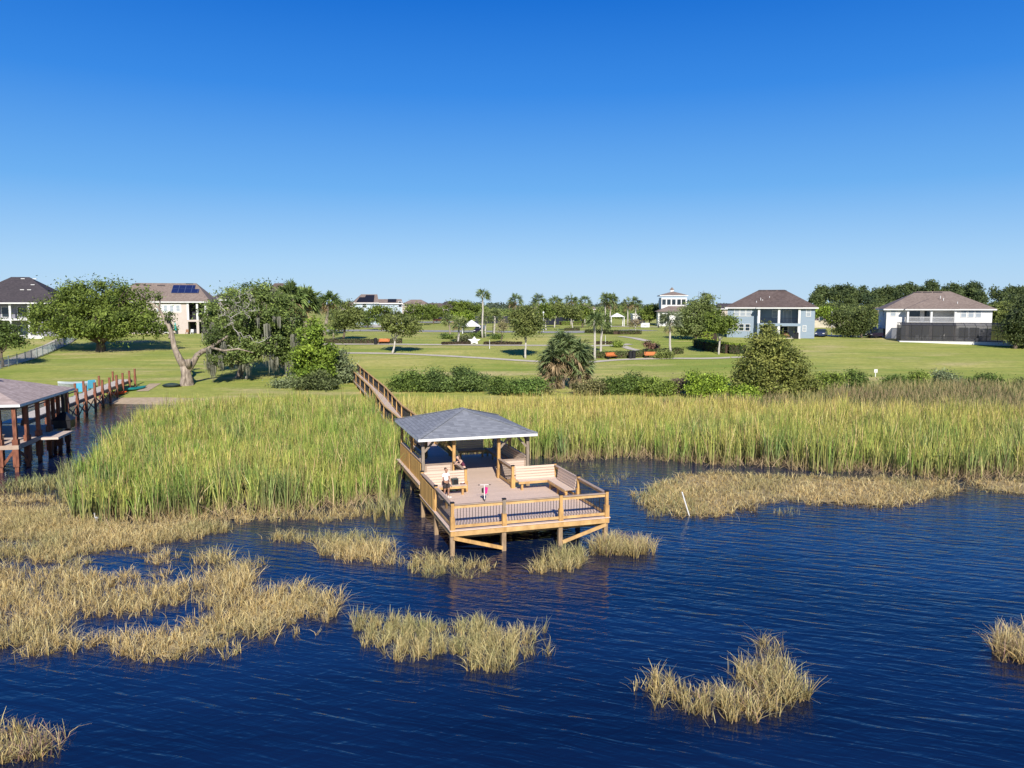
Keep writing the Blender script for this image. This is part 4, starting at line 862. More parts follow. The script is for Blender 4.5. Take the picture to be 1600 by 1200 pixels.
# --- park trees
PT = [ # label, base, blobs, cols, clumps, size, trunk, bark
 ('slim young oak with pale trunk alone on the lawn, left of the park', (613, 553), [(622, 505, 22, 13), (607, 500, 12, 10), (640, 508, 12, 12), (625, 515, 22, 7), (615, 492, 9, 7)], OLIVE, 170, .2, .16, 'whitebark'),
 ('round tree behind the slim young oak on the lawn', (597, 516), [(597, 492, 18, 15), (588, 485, 10, 8), (606, 500, 12, 10)], OAK, 150, .24, .22, 'bark'),
 ('leafy tree right of the tall sabal palm beside the road', (535, 533), [(538, 492, 17, 15), (552, 496, 15, 14), (530, 505, 12, 10), (560, 488, 8, 8), (545, 478, 8, 6)], OLIVE, 210, .22, .2, 'bark'),
 ('tree standing in front of the pale blue solar roofed house', (575, 512), [(572, 498, 9, 9), (568, 490, 6, 6)], DEEP, 70, .24, .18, 'bark'),
 ('oak with round crown right of the pale blue house', (652, 508), [(645, 487, 16, 11), (658, 490, 14, 11), (650, 478, 9, 5)], OAK, 150, .28, .22, 'bark'),
 ('second oak right of the pale blue house, next to a dark car', (677, 506), [(677, 487, 14, 10), (672, 480, 8, 5), (686, 490, 9, 8)], OAK, 120, .28, .2, 'bark'),
 ('wide oak before the brown far roofs, left of the tall palm', (712, 505), [(708, 482, 16, 10), (722, 478, 14, 10), (732, 486, 13, 12), (716, 492, 16, 9), (742, 482, 8, 8)], OAK, 220, .28, .25, 'bark'),
 ('leafy tree over the white tent, in the middle of the park', (727, 512), [(718, 497, 9, 8), (733, 492, 8, 7)], BRIGHT, 70, .26, .2, 'bark'),
 ('twiggy half bare little tree right of the white star sculpture', (783, 538), [(784, 510, 8, 8), (790, 504, 7, 5)], ((.22, .19, .10), (.26, .24, .11)), 26, .16, .09, 'bark'),
 ('young oak with thin trunk and round crown in the middle of the lawn', (821, 560), [(821, 500, 20, 15), (810, 495, 12, 12), (834, 506, 13, 14), (822, 516, 18, 8), (824, 487, 10, 7)], ((.08, .105, .03), (.18, .20, .055)), 250, .2, .16, 'whitebark'),
 ('round street tree left of the palm row by the hedge', (853, 516), [(853, 488, 9, 10), (849, 480, 6, 5)], OAK, 80, .26, .16, 'whitebark'),
 ('street tree with pale trunk before the dark fence, left one', (866, 512), [(866, 485, 11, 11), (872, 480, 7, 7)], OLIVE, 100, .26, .16, 'whitebark'),
 ('sparse street tree with thin pale trunk at the end of the low hedge', (895, 516), [(893, 487, 13, 9), (899, 492, 8, 8), (885, 489, 7, 7)], OLIVE, 90, .26, .14, 'whitebark'),
 ('green tree between the palm row and the palm pair', (910, 512), [(908, 487, 10, 10), (918, 490, 8, 8)], OAK, 90, .28, .18, 'bark'),
 ('leafy tree left of the white clubhouse', (1015, 507), [(1013, 490, 13, 10), (1022, 486, 9, 9), (1006, 492, 8, 7)], OAK, 140, .28, .2, 'bark'),
 ('small orange tinted bare tree by the round planting bed', (992, 522), [(991, 505, 7, 6), (997, 500, 5, 4)], ((.25, .17, .10), (.24, .22, .10)), 22, .16, .08, 'whitebark'),
 ('tall feathery willow like tree, wide and pointed, before the blue house', (1087, 531), [(1100, 468, 10, 15), (1090, 482, 20, 14), (1075, 495, 20, 15), (1105, 495, 18, 20), (1088, 510, 28, 16), (1070, 512, 16, 12), (1110, 512, 12, 14)], ((.095, .13, .035), (.19, .225, .075)), 520, .2, .3, 'bark'),
 ('young oak with white trunk standing by the clipped hedge', (1123, 554), [(1124, 505, 20, 12), (1132, 512, 14, 10), (1118, 494, 12, 9), (1138, 503, 10, 8)], OAK, 190, .2, .15, 'whitebark'),
 ('round dark tree on the lawn by the blue car, left of a twin', (1318, 527), [(1318, 505, 16, 18), (1312, 492, 10, 9), (1325, 515, 10, 12)], ((.055, .08, .025), (.13, .155, .045)), 220, .2, .2, 'bark'),
 ('round dark tree on the lawn nearest the white house', (1346, 528), [(1346, 505, 15, 18), (1350, 490, 10, 8), (1340, 515, 10, 11)], ((.055, .08, .025), (.13, .155, .045)), 210, .2, .2, 'bark'),
 ('pale yellowish tree behind the round dark twins', (1300, 512), [(1300, 492, 14, 12), (1285, 488, 12, 9)], BRIGHT, 130, .26, .2, 'bark'),
 ('big dark tree right of the screened pool enclosure', (1585, 545), [(1595, 500, 20, 22), (1606, 480, 18, 18), (1584, 518, 12, 18), (1604, 520, 20, 22)], ((.045, .065, .025), (.12, .145, .045)), 420, .24, .35, 'bark'),
 ('olive tree behind the right side of the white house', (1566, 518), [(1562, 488, 12, 14), (1552, 492, 10, 12), (1574, 482, 12, 12)], OLIVE, 180, .28, .25, 'bark'),
 ('half hidden tree behind the left end of the white house', (1362, 515), [(1362, 492, 9, 12), (1372, 498, 7, 8)], OLIVE, 90, .28, .2, 'bark'),
]
for i, (lb, base, bl, cols, cl, sz, tr, bk) in enumerate(PT):
    tree('park_tree', lb, 'tree', base, bl, cols, cl, 34, sz, tr, bk, 100 + i, 'trees around the park', spread=.42 if sz < .22 else .5)
PP = [ # label, base, crown top px, L, seed
 ('tallest palm of the park, slender, standing above all others', (754, 528), (754, 461), 1.7, 1),
 ('short palm with pale trunk just right of the tallest palm', (758, 527), (759, 496), 1.9, 2),
 ('palm with smooth pale trunk, second right of the tallest palm', (772, 526), (773, 494), 2.0, 3),
 ('stubby leaning palm at the left of the mulch bed by the star', (704, 524), (701, 500), 1.9, 4),
 ('pale trunked palm standing before the white tent', (716, 536), (717, 506), 2.0, 5),
 ('pair of crossed palms far behind the young middle oak', (806, 512), (805, 473), 2.2, 6),
 ('first palm of the distant row, half hidden by street trees', (842, 510), (842, 472), 2.1, 7),
 ('second palm of the distant row, over the dark fence', (867, 508), (868, 474), 2.1, 8),
 ('third palm of the distant row, pointed crown', (892, 508), (893, 472), 2.1, 9),
 ('fourth palm of the distant row before a tan house', (914, 508), (914, 474), 2.0, 10),
 ('left palm of the tight bushy pair by the pavilion canopy', (945, 509), (946, 471), 2.3, 11),
 ('right palm of the tight bushy pair by the pavilion canopy', (953, 509), (955, 472), 2.3, 12),
 ('palm with yellowed fronds right of the pavilion canopy', (981, 509), (981, 477), 2.0, 13),
 ('palm near the small white clubhouse wing', (993, 509), (993, 476), 2.0, 14),
 ('left palm of the pair behind the bench path, thin white trunk', (930, 562), (929, 500), 1.8, 15),
 ('right palm of the pair behind the bench path, thicker trunk', (938, 553), (941, 503), 2.0, 16),
 ('palm with drooping grey fronds standing in the bed right of the benches', (1047, 556), (1047, 500), 2.1, 17),
 ('low spreading palm at the lawn edge left of the road', (521, 534), (521, 520), 1.1, 18),
]
for i, (lb, base, top, L, sd) in enumerate(PP):
    yel = (.25, .25, .09) if sd in (13, 2, 3, 5, 4) else (.19, .22, .07)
    palm(lb, base, (top[0], top[1] - (3 if 6 <= sd <= 14 else 0)), L * (1.2 if 6 <= sd <= 14 else 1.05), 40 if sd != 17 else 48, 7, .17, 200 + sd, cy=yel, bark='whitebark' if sd not in (4, 18, 6) else 'palmbark', skirt=(10 if sd in (6, 9, 11, 12, 13, 17, 14) else 0), dead=.1, cg=(.075, .115, .04) if sd != 17 else (.12, .14, .10))
# wide clump of sabal palm by the shore
def clump():
    b = G(872, 608); t = thing('palm_clump', 'wide bushy sabal palm clump with pale trunks on the shore behind the reeds', 'palm tree', b); r = random.Random(9); mb = MB(); Vs = []; Cs = []; Vd = []; Cd = []
    for (tx, ty, bx, by, L, n) in [(868, 560, 866, 607, 2.5, 60), (897, 552, 893, 604, 2.6, 60), (882, 540, 880, 605, 2.4, 56), (908, 575, 903, 604, 2.1, 40), (862, 580, 859, 606, 2.0, 36)]:
        c = Vector(PY(tx, ty, b.y)) - b; f = Vector(PY(bx, by, b.y)) - b; f.z = -.2; dy = r.uniform(-.8, .8)
        limb(mb, (f.x, dy, f.z), (c.x, dy, c.z), .27, .22, 3, .02, 5, 8)
        V, C = palm_arrays(r, (c.x, dy, c.z), n, L, 10, (.085, .125, .05), (.22, .25, .10), dead=.3); Vs.append(V); Cs.append(C)
        V, C = palm_arrays(r, (c.x, dy, c.z - .6), 26, L * .8, 6, (.22, .16, .085), (.14, .12, .06), 1.0); V[:, :, 2] -= .5; Vd.append(V); Cd.append(C)
    quadmesh('crown', np.concatenate(Vs), M['leaf'], np.concatenate(Cs), t); quadmesh('dead_fronds', np.concatenate(Vd), M['leaf'], np.concatenate(Cd), t); mb.build('trunk', M['palebark'], t, True)
clump()
SH = [ # shore shrubs: label, base, blobs, cols, clumps
 ('leafy willow shrub by the boardwalk, leftmost of the shore row', (632, 612), [(630, 596, 14, 12), (640, 602, 12, 9), (620, 604, 10, 7)], DEEP, 120),
 ('shrub with rounded top, second of the shore row', (658, 612), [(655, 595, 14, 16), (665, 602, 12, 11)], DEEP, 150),
 ('tall feathery shrub in the middle of the left shore row', (690, 612), [(690, 592, 18, 17), (700, 600, 14, 12), (680, 602, 12, 11)], ((.05, .085, .025), (.12, .165, .045)), 220),
 ('tall feathery shrub at the right end of the left shore row', (735, 612), [(732, 592, 20, 16), (748, 598, 10, 13), (720, 600, 12, 12)], ((.05, .085, .025), (.12, .165, .045)), 230),
 ('low dark shrub starting the shore thicket left of the palm clump', (790, 616), [(788, 604, 14, 11), (775, 607, 8, 8)], DEEP, 120),
 ('glossy green shrub directly left of the palm clump', (825, 618), [(820, 604, 18, 14), (838, 604, 14, 13)], ((.05, .09, .02), (.12, .18, .04)), 210),
 ('tangled brownish bush at the foot of the palm clump', (918, 618), [(915, 607, 16, 8), (930, 604, 14, 9), (850, 610, 8, 6)], ((.08, .08, .035), (.16, .15, .06)), 130),
 ('round green bush right of the palm clump', (952, 616), [(950, 603, 16, 12), (962, 607, 10, 9)], DEEP, 160),
 ('dense dark green bush in the middle of the right thicket', (985, 616), [(982, 602, 18, 13), (998, 600, 14, 13)], DEEP, 210),
 ('brighter bush right of the dense dark green bush', (1025, 618), [(1018, 604, 16, 12), (1035, 606, 13, 10)], OAK, 170),
 ('sparse twiggy bush with purple tips behind the thicket', (1060, 616), [(1055, 602, 10, 10), (1066, 597, 8, 8)], ((.12, .09, .07), (.18, .15, .09)), 50),
 ('bright green leafy bush left of the largest shore bush', (1105, 622), [(1105, 598, 22, 16), (1120, 606, 16, 14), (1090, 606, 14, 12)], BRIGHT, 300),
 ('small bright bush before the largest shore bush', (1160, 626), [(1155, 614, 16, 8), (1175, 618, 12, 6)], BRIGHT, 110),
 ('spiky bush right of the largest shore bush', (1290, 612), [(1285, 596, 13, 12), (1300, 598, 12, 13)], OAK, 150),
 ('small green bush on the lawn edge, left of the white sign', (1338, 607), [(1336, 592, 11, 12), (1346, 600, 9, 8)], DEEP, 110),
 ('low bush right of the white sign on the lawn', (1395, 606), [(1393, 596, 13, 8), (1408, 598, 12, 7)], DEEP, 110),
 ('bush with upright twigs in the right shore row', (1440, 606), [(1438, 592, 10, 12), (1428, 599, 12, 8)], OAK, 100),
 ('greyish bush near the end of the right shore row', (1478, 606), [(1474, 592, 12, 11), (1488, 597, 10, 8)], GREY, 110),
 ('last dark bush of the right shore row', (1545, 606), [(1540, 594, 15, 9), (1525, 598, 12, 7), (1556, 598, 8, 6)], DEEP, 120),
 ('low bush at the right picture edge above the reeds', (1600, 607), [(1598, 598, 16, 7)], OLIVE, 60),
]
for i, (lb, base, bl, cols, cl) in enumerate(SH): shrub(lb, base, bl, cols, cl, 32, .13, 300 + i)
tree('large_bush', 'largest shore bush, tall and rounded with mixed olive and green leaves', 'shrub', (1210, 622), [(1198, 538, 20, 24), (1182, 575, 28, 26), (1228, 570, 30, 24), (1250, 600, 28, 17), (1172, 605, 26, 18), (1212, 608, 40, 15), (1200, 518, 11, 10), (1226, 548, 15, 14), (1268, 606, 12, 11), (1216, 532, 10, 9), (1164, 588, 13, 14), (1180, 550, 12, 12)], ((.085, .11, .025), (.27, .28, .07)), 1100, 36, .16, .14, 'bark', 400, spread=.36, hollow=.4, stems=3)
# --- hedges and planting beds
def hedge(label, pts, wd, hg, cols, seed, size=.12, dens=60, topcol=None):
    g_ = [G(*p) for p in pts]; b = g_[0].copy(); t = thing('hedge', label, 'hedge', b, 0, 'hedges and planting beds'); r = np.random.default_rng(seed); Vs = []; Cs = []
    core = MB()
    for a, c in zip(g_[:-1], g_[1:]):
        L = (c - a).length; n = int(L * dens * (wd + 2 * hg)); tt = r.uniform(0, 1, n); d = (c - a).normalized(); x = np.array([d.y, -d.x, 0]); s = r.uniform(-1, 1, n); u = r.uniform(0, 1, n)
        sel = r.uniform(0, 1, n) < wd / (wd + 2 * hg); s = np.where(sel, s, np.sign(s)); u = np.where(sel, 1, u); p = np.array(a)[None] + np.array(c - a)[None] * tt[:, None] + x[None] * (s * wd / 2)[:, None] + np.array([0, 0, 1.])[None] * (u * hg)[:, None] - np.array(b)[None]
        p += r.normal(0, .06, p.shape); nr = x[None] * np.where(sel, 0, s)[:, None] + np.array([0, 0, 1.])[None] * sel[:, None] + r.normal(0, .5, (n, 3)); nr /= np.linalg.norm(nr, axis=1)[:, None]
        tg = np.cross(nr, r.normal(0, 1, (n, 3))); tg /= np.linalg.norm(tg, axis=1)[:, None]; bt = np.cross(nr, tg); sz = size * r.uniform(.6, 1.4, (n, 1)); Vs.append(np.stack([p - tg * sz, p - bt * sz * .6, p + tg * sz, p + bt * sz * .6], 1))
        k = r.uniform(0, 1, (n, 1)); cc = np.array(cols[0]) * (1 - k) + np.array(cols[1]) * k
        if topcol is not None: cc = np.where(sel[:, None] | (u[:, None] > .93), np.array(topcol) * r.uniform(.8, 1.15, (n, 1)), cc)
        Cs.append(cc)
        core.beam(a - b + Vector((0, 0, hg * .45)), c - b + Vector((0, 0, hg * .45)), wd * .86, hg * .86)
    quadmesh('foliage', np.concatenate(Vs), M['leaf'], np.concatenate(Cs), t); core.build('branches', M['mulch'], t); return t
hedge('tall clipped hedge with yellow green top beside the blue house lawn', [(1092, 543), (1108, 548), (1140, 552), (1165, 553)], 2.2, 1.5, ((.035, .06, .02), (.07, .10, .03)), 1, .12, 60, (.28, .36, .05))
hedge('yellow green rounded hedge mass behind the tall clipped hedge', [(1100, 533), (1118, 534)], 4.5, 1.6, ((.16, .22, .03), (.3, .38, .05)), 2, .14, 40)
hedge('low clipped hedge behind the garden bins and benches', [(920, 559), (950, 559), (1005, 557), (1062, 552)], 2.0, .8, ((.06, .085, .025), (.14, .16, .05)), 3)
hedge('low dark hedge strip right of the orange bench on the left path', [(500, 536), (545, 536.5), (583, 537), (628, 536)], 1.4, .7, ((.06, .07, .03), (.12, .13, .05)), 4)
hedge('bright low hedge before the dark fence', [(876, 508), (912, 507.5)], 1.8, 1.0, ((.13, .19, .03), (.22, .3, .05)), 5)
hedge('low hedge before the pavilion canopy', [(918, 520), (940, 521), (965, 522.5), (999, 522)], 2.2, .7, ((.055, .07, .025), (.12, .14, .045)), 6)
hedge('short low hedge beside the path crossing', [(882, 516.5), (906, 516.5)], 1.4, .5, ((.07, .08, .03), (.12, .13, .05)), 7)
for i, (lb, pts) in enumerate([('mulch bed with low dark plants left of the star sculpture', [(690, 538), (735, 537)]), ('mulch bed with low dark plants right of the star sculpture', [(757, 537.5), (815, 538)]), ('mulch bed behind the two middle palms', [(930, 537), (960, 537)])]):
    hedge(lb, pts, 2.4, .3, ((.05, .035, .025), (.10, .085, .04)), 20 + i)
for i, (lb, x, y, rx, ry, cols) in enumerate([('dark bush at the foot of the leaning stubby palm', 700, 527, 6, 3, DEEP), ('dark round bush left of the star sculpture', 722, 531, 11, 5, ((.05, .06, .03), (.10, .11, .05))), ('dark bush under the pale trunked palms', 745, 524, 9, 4, DEEP),
     ('dark bush right of the pale trunked palms', 775, 527, 5, 3, DEEP), ('purple brown ornamental grass clump by the curved path', 1017, 543, 12, 8, ((.14, .075, .06), (.2, .12, .08))), ('grey green round shrub by the path crossing', 966, 539, 7, 4, OAK), ('light grey shrub at the end of the low hedge', 1036, 556, 12, 5, OLIVE)]):
    shrub(lb, (x, y + ry - .5), [(x, y, rx, ry)], cols, 40, 30, .14, 500 + i, .3, group='bushes in the planting beds')
# --- far woods
def woods(name, label, x0, x1, ytop, Yd, n, cols, hpx, seed, size=.7, csz=1.5, lv=26, var=2.5):
    cols = (tuple(c * 1.2 for c in cols[0]), tuple(c * 1.2 for c in cols[1]))
    r = np.random.default_rng(seed); rad = 6.5 if var > 4 else 5.; nt_ = int((x1 - x0) / rad * 4.6); tx = r.uniform(x0, x1, nt_); ty = ytop + var * (fbm(tx / 30., tx * 0, seed, 2) - .5) * 2 + np.abs(r.normal(0, 1, nt_)) * var * .9
    layer = r.uniform(0, 1, nt_) ** 1.3 * hpx * .8; ty = ty + layer; tr = rad * r.uniform(.6, 1.3, nt_); tcol = np.clip(r.normal(.5, .35, nt_), -.2, 1.3); tY = Yd * (1.08 - .14 * layer / hpx) * r.uniform(.98, 1.02, nt_)
    ti = r.integers(0, nt_, n); an = r.uniform(0, 6.283, n); rr = np.sqrt(r.uniform(0, 1, n)); px = tx[ti] + np.cos(an) * rr * tr[ti]; yy = ty[ti] + tr[ti] * .9 + np.sin(an) * rr * tr[ti] * 1.0 + (r.uniform(0, 1, n) < .3) * r.uniform(0, 10, n); Y = tY[ti] + r.normal(0, 1, n) * tr[ti] * Yd / F * .5
    c = np.array([PY(a, b_, y_) for a, b_, y_ in zip(px, yy, Y)]); c[:, 2] = np.maximum(c[:, 2], 5.2)
    sh = np.clip(tcol[ti] * .7 + r.normal(.15, .2, n), 0, 1.1)[:, None]; cc = np.array(cols[0]) * (1 - sh) + np.array(cols[1]) * sh
    p = (c[:, None] + r.normal(0, 1, (n, lv, 3)) * csz * np.array([1, 1, .8])).reshape(-1, 3); m_ = len(p); nr = r.normal(0, 1, (m_, 3)) + np.array([0, -.5, .5]); nr /= np.linalg.norm(nr, axis=1)[:, None]; t = np.cross(nr, r.normal(0, 1, (m_, 3))); t /= np.linalg.norm(t, axis=1)[:, None]; b_ = np.cross(nr, t); s = size * r.uniform(.6, 1.4, (m_, 1))
    o = quadmesh(name, np.stack([p - t * s, p - b_ * s * .6, p + t * s, p + b_ * s * .6], 1), M['leaf'], np.repeat(cc, lv, 0) * r.uniform(.75, 1.25, (m_, 1))); tag(o, label, 'woods', kind='stuff')
woods('pine_woods', 'tall dark pine wood filling the right skyline behind the white house', 1272, 1680, 443, 330, 3400, ((.035, .055, .022), (.10, .13, .04)), 60, 1, .42, .85, 44, 5)
woods('pine_woods_edge', 'paler trees in front of the pine wood on the right', 1275, 1680, 474, 300, 1300, ((.075, .10, .03), (.16, .19, .05)), 26, 2, .38, .9, 44, 5)
woods('far_trees', 'low dark far tree line along the horizon behind the park', -60, 1290, 474.5, 720, 3200, ((.05, .07, .05), (.09, .115, .065)), 7, 3, .9, 1.5, 30, 2.0)
woods('street_trees', 'continuous band of green street trees behind the park', 640, 1110, 480.5, 320, 2200, ((.065, .10, .03), (.21, .26, .06)), 16, 4, .36, .8, 40, 3)
woods('street_trees_left', 'green trees between the far houses on the left', 520, 660, 480, 300, 500, ((.06, .085, .03), (.14, .175, .05)), 26, 5, .5, 1.2, 24, 3)

# ------------------------------------------------------------------ buildings
def window(par, x, z, w_, h_, y=0, side='f', blind=False, mull=True):
    """window on wall plane; front faces -y"""
    fr = MB(); t = .09; 
    if side == 'f':
        fr.box(x - w_ / 2 - t, x + w_ / 2 + t, y - .06, y - .003, z - t, z).box(x - w_ / 2 - t, x + w_ / 2 + t, y - .06, y - .003, z + h_, z + h_ + t).box(x - w_ / 2 - t, x - w_ / 2, y - .06, y - .003, z, z + h_).box(x + w_ / 2, x + w_ / 2 + t, y - .06, y - .003, z, z + h_)
        if mull: fr.box(x - w_ / 2, x + w_ / 2, y - .05, y - .02, z + h_ * .48, z + h_ * .53)
        g_ = MB().box(x - w_ / 2, x + w_ / 2, y - .018, y - .006, z, z + h_)
    else:
        s = -1 if side == 'l' else 1; X = x; X0, X1 = sorted((X + s * .003, X + s * .06)); G0, G1 = sorted((X + s * .006, X + s * .018))
        yc = y; fr.box(X0, X1, yc - w_ / 2 - t, yc + w_ / 2 + t, z - t, z).box(X0, X1, yc - w_ / 2 - t, yc + w_ / 2 + t, z + h_, z + h_ + t).box(X0, X1, yc - w_ / 2 - t, yc - w_ / 2, z, z + h_).box(X0, X1, yc + w_ / 2, yc + w_ / 2 + t, z, z + h_)
        g_ = MB().box(G0, G1, yc - w_ / 2, yc + w_ / 2, z, z + h_)
    f = fr.build('window', M['white'], par); g_.build('pane', M['blind'] if blind else M['glass'], f); return f
def roof_of(par, x0, x1, y0, y1, ze, zr, m, oh=.5, ridge=None, vents=()):
    q = MB(); a, b = hip(q, x0 - oh, x1 + oh, y0 - oh, y1 + oh, ze, zr, ridge); r = q.build('roof', m, par)
    q = MB(); frame(q, x0 - oh + .06, x1 + oh - .06, y0 - oh + .06, y1 + oh - .06, ze - .24, ze - .004, .05); q.build('gutter', M['white'], r)
    MB().box(x0 - oh + .07, x1 + oh - .07, y0 - oh + .07, y1 + oh - .07, ze - .14, ze - .10).build('soffit', M['white'], r)
    for vx, fy in vents:  # ridge vents on the front slope
        zz = ze + (zr - ze) * fy; yy = (y0 - oh) + ((a[1]) - (y0 - oh)) * fy; MB().box(vx - .75, vx + .75, yy - .12, yy + .3, zz - .04, zz + .14).build('roof_vent', M['darkroof'], r)
    return r
def pipes(par, pts):
    for x, y, z in pts: MB().lathe([(.06, 0), (.06, .5), (.02, .52)], (x, y, z), 7).build('vent_pipe', M['white'], par)
def walls(par, x0, x1, y0, y1, z0, z1, m, name='wall'): return MB().box(x0, x1, y0, y1, z0, z1).build(name, m, par)
def chair(label, loc, rz, col, group=None):
    t = thing('patio_chair', label, 'chair', loc, rz, group); MB().box(-.27, .27, -.25, .27, .38, .46).build('seat', col, t); MB().beam((0, .28, .4), (0, .38, .98), .54, .06, up=(0, 1, 0)).build('backrest', col, t)
    for x in (-.25, .25):
        for y in (-.23, .25): MB().box(x - .03, x + .03, y - .03, y + .03, 0, .378).build('leg', col, t)
    return t
def car(label, loc, rz, body, roofz=1.45, L=4.6, Wd=1.8, group='parked cars'):
    t = thing('parked_car', label, 'car', loc, rz, group); h = Wd / 2; mb = MB()
    pr = [(-L / 2, .35), (-L / 2, .75), (-L / 2 + .25, .92), (-L / 2 + 1.1, 1.0), (L / 2 - .8, 1.02), (L / 2 - .1, .95), (L / 2, .7), (L / 2, .35)]
    n = len(pr); pts = [(x, -h, z) for x, z in pr] + [(x, h, z) for x, z in pr]; mb.poly(pts, [tuple(range(n))[::1], tuple(range(2 * n - 1, n - 1, -1))] + [(i, i + n, (i + 1) % n + n, (i + 1) % n) for i in range(n)]); b = mb.build('body', body, t)
    def cab(z0, z1, i0, i1, xs, nm, m):
        x0, x1, x2, x3 = xs; pp = [(x0, -h * i0, z0), (x3, -h * i0, z0), (x3, h * i0, z0), (x0, h * i0, z0), (x1, -h * i1, z1), (x2, -h * i1, z1), (x2, h * i1, z1), (x1, h * i1, z1)]
        return MB().poly(pp, [(0, 1, 5, 4), (1, 2, 6, 5), (2, 3, 7, 6), (3, 0, 4, 7), (4, 5, 6, 7), (3, 2, 1, 0)]).build(nm, m, t)
    cab(1.0, roofz - .06, .95, .8, (-L * .26, -L * .12, L * .26, L * .42), 'window', M['glass']); cab(roofz - .058, roofz, .8, .74, (-L * .12, -L * .09, L * .22, L * .26), 'roof', body)
    for x in (-L * .31, L * .31):
        for s in (-1, 1):
            w_ = MB(); ring = []; n2 = 14
            for k in range(n2): a_ = k * 6.283 / n2; ring.append((x + .33 * math.cos(a_), .33 + .33 * math.sin(a_)))
            y0, y1 = sorted((s * (h - .2), s * (h + .02))); w_.poly([(a_, y0, c_) for a_, c_ in ring] + [(a_, y1, c_) for a_, c_ in ring], [tuple(range(n2)), tuple(range(2 * n2 - 1, n2 - 1, -1))] + [(i, i + n2, (i + 1) % n2 + n2, (i + 1) % n2) for i in range(n2)])
            w_.build('wheel', M['metal'], t)
    for s in (-1, 1): MB().box(-L / 2 - .02, -L / 2 + .03, s * h * .75 - .18, s * h * .75 + .18, .62, .76).build('headlight', M['white'], t)
    return t
carblue = mat('dark_blue_paint', (.03, .04, .09), (.025, .035, .08), 1, .25, bmp=0, spec=.6); carblack = mat('dark_paint', (.02, .015, .03), (.018, .014, .026), 1, .25, bmp=0, spec=.6); carred = mat('dark_red_paint', (.10, .012, .018), (.08, .01, .014), 1, .25, bmp=0, spec=.6); carwhite = mat('white_car_paint', (.7, .7, .7), (.65, .65, .65), 1, .3, bmp=0)
wood_furn = mat('brown_furniture', (.30, .15, .08), (.2, .1, .05), 4, .7)

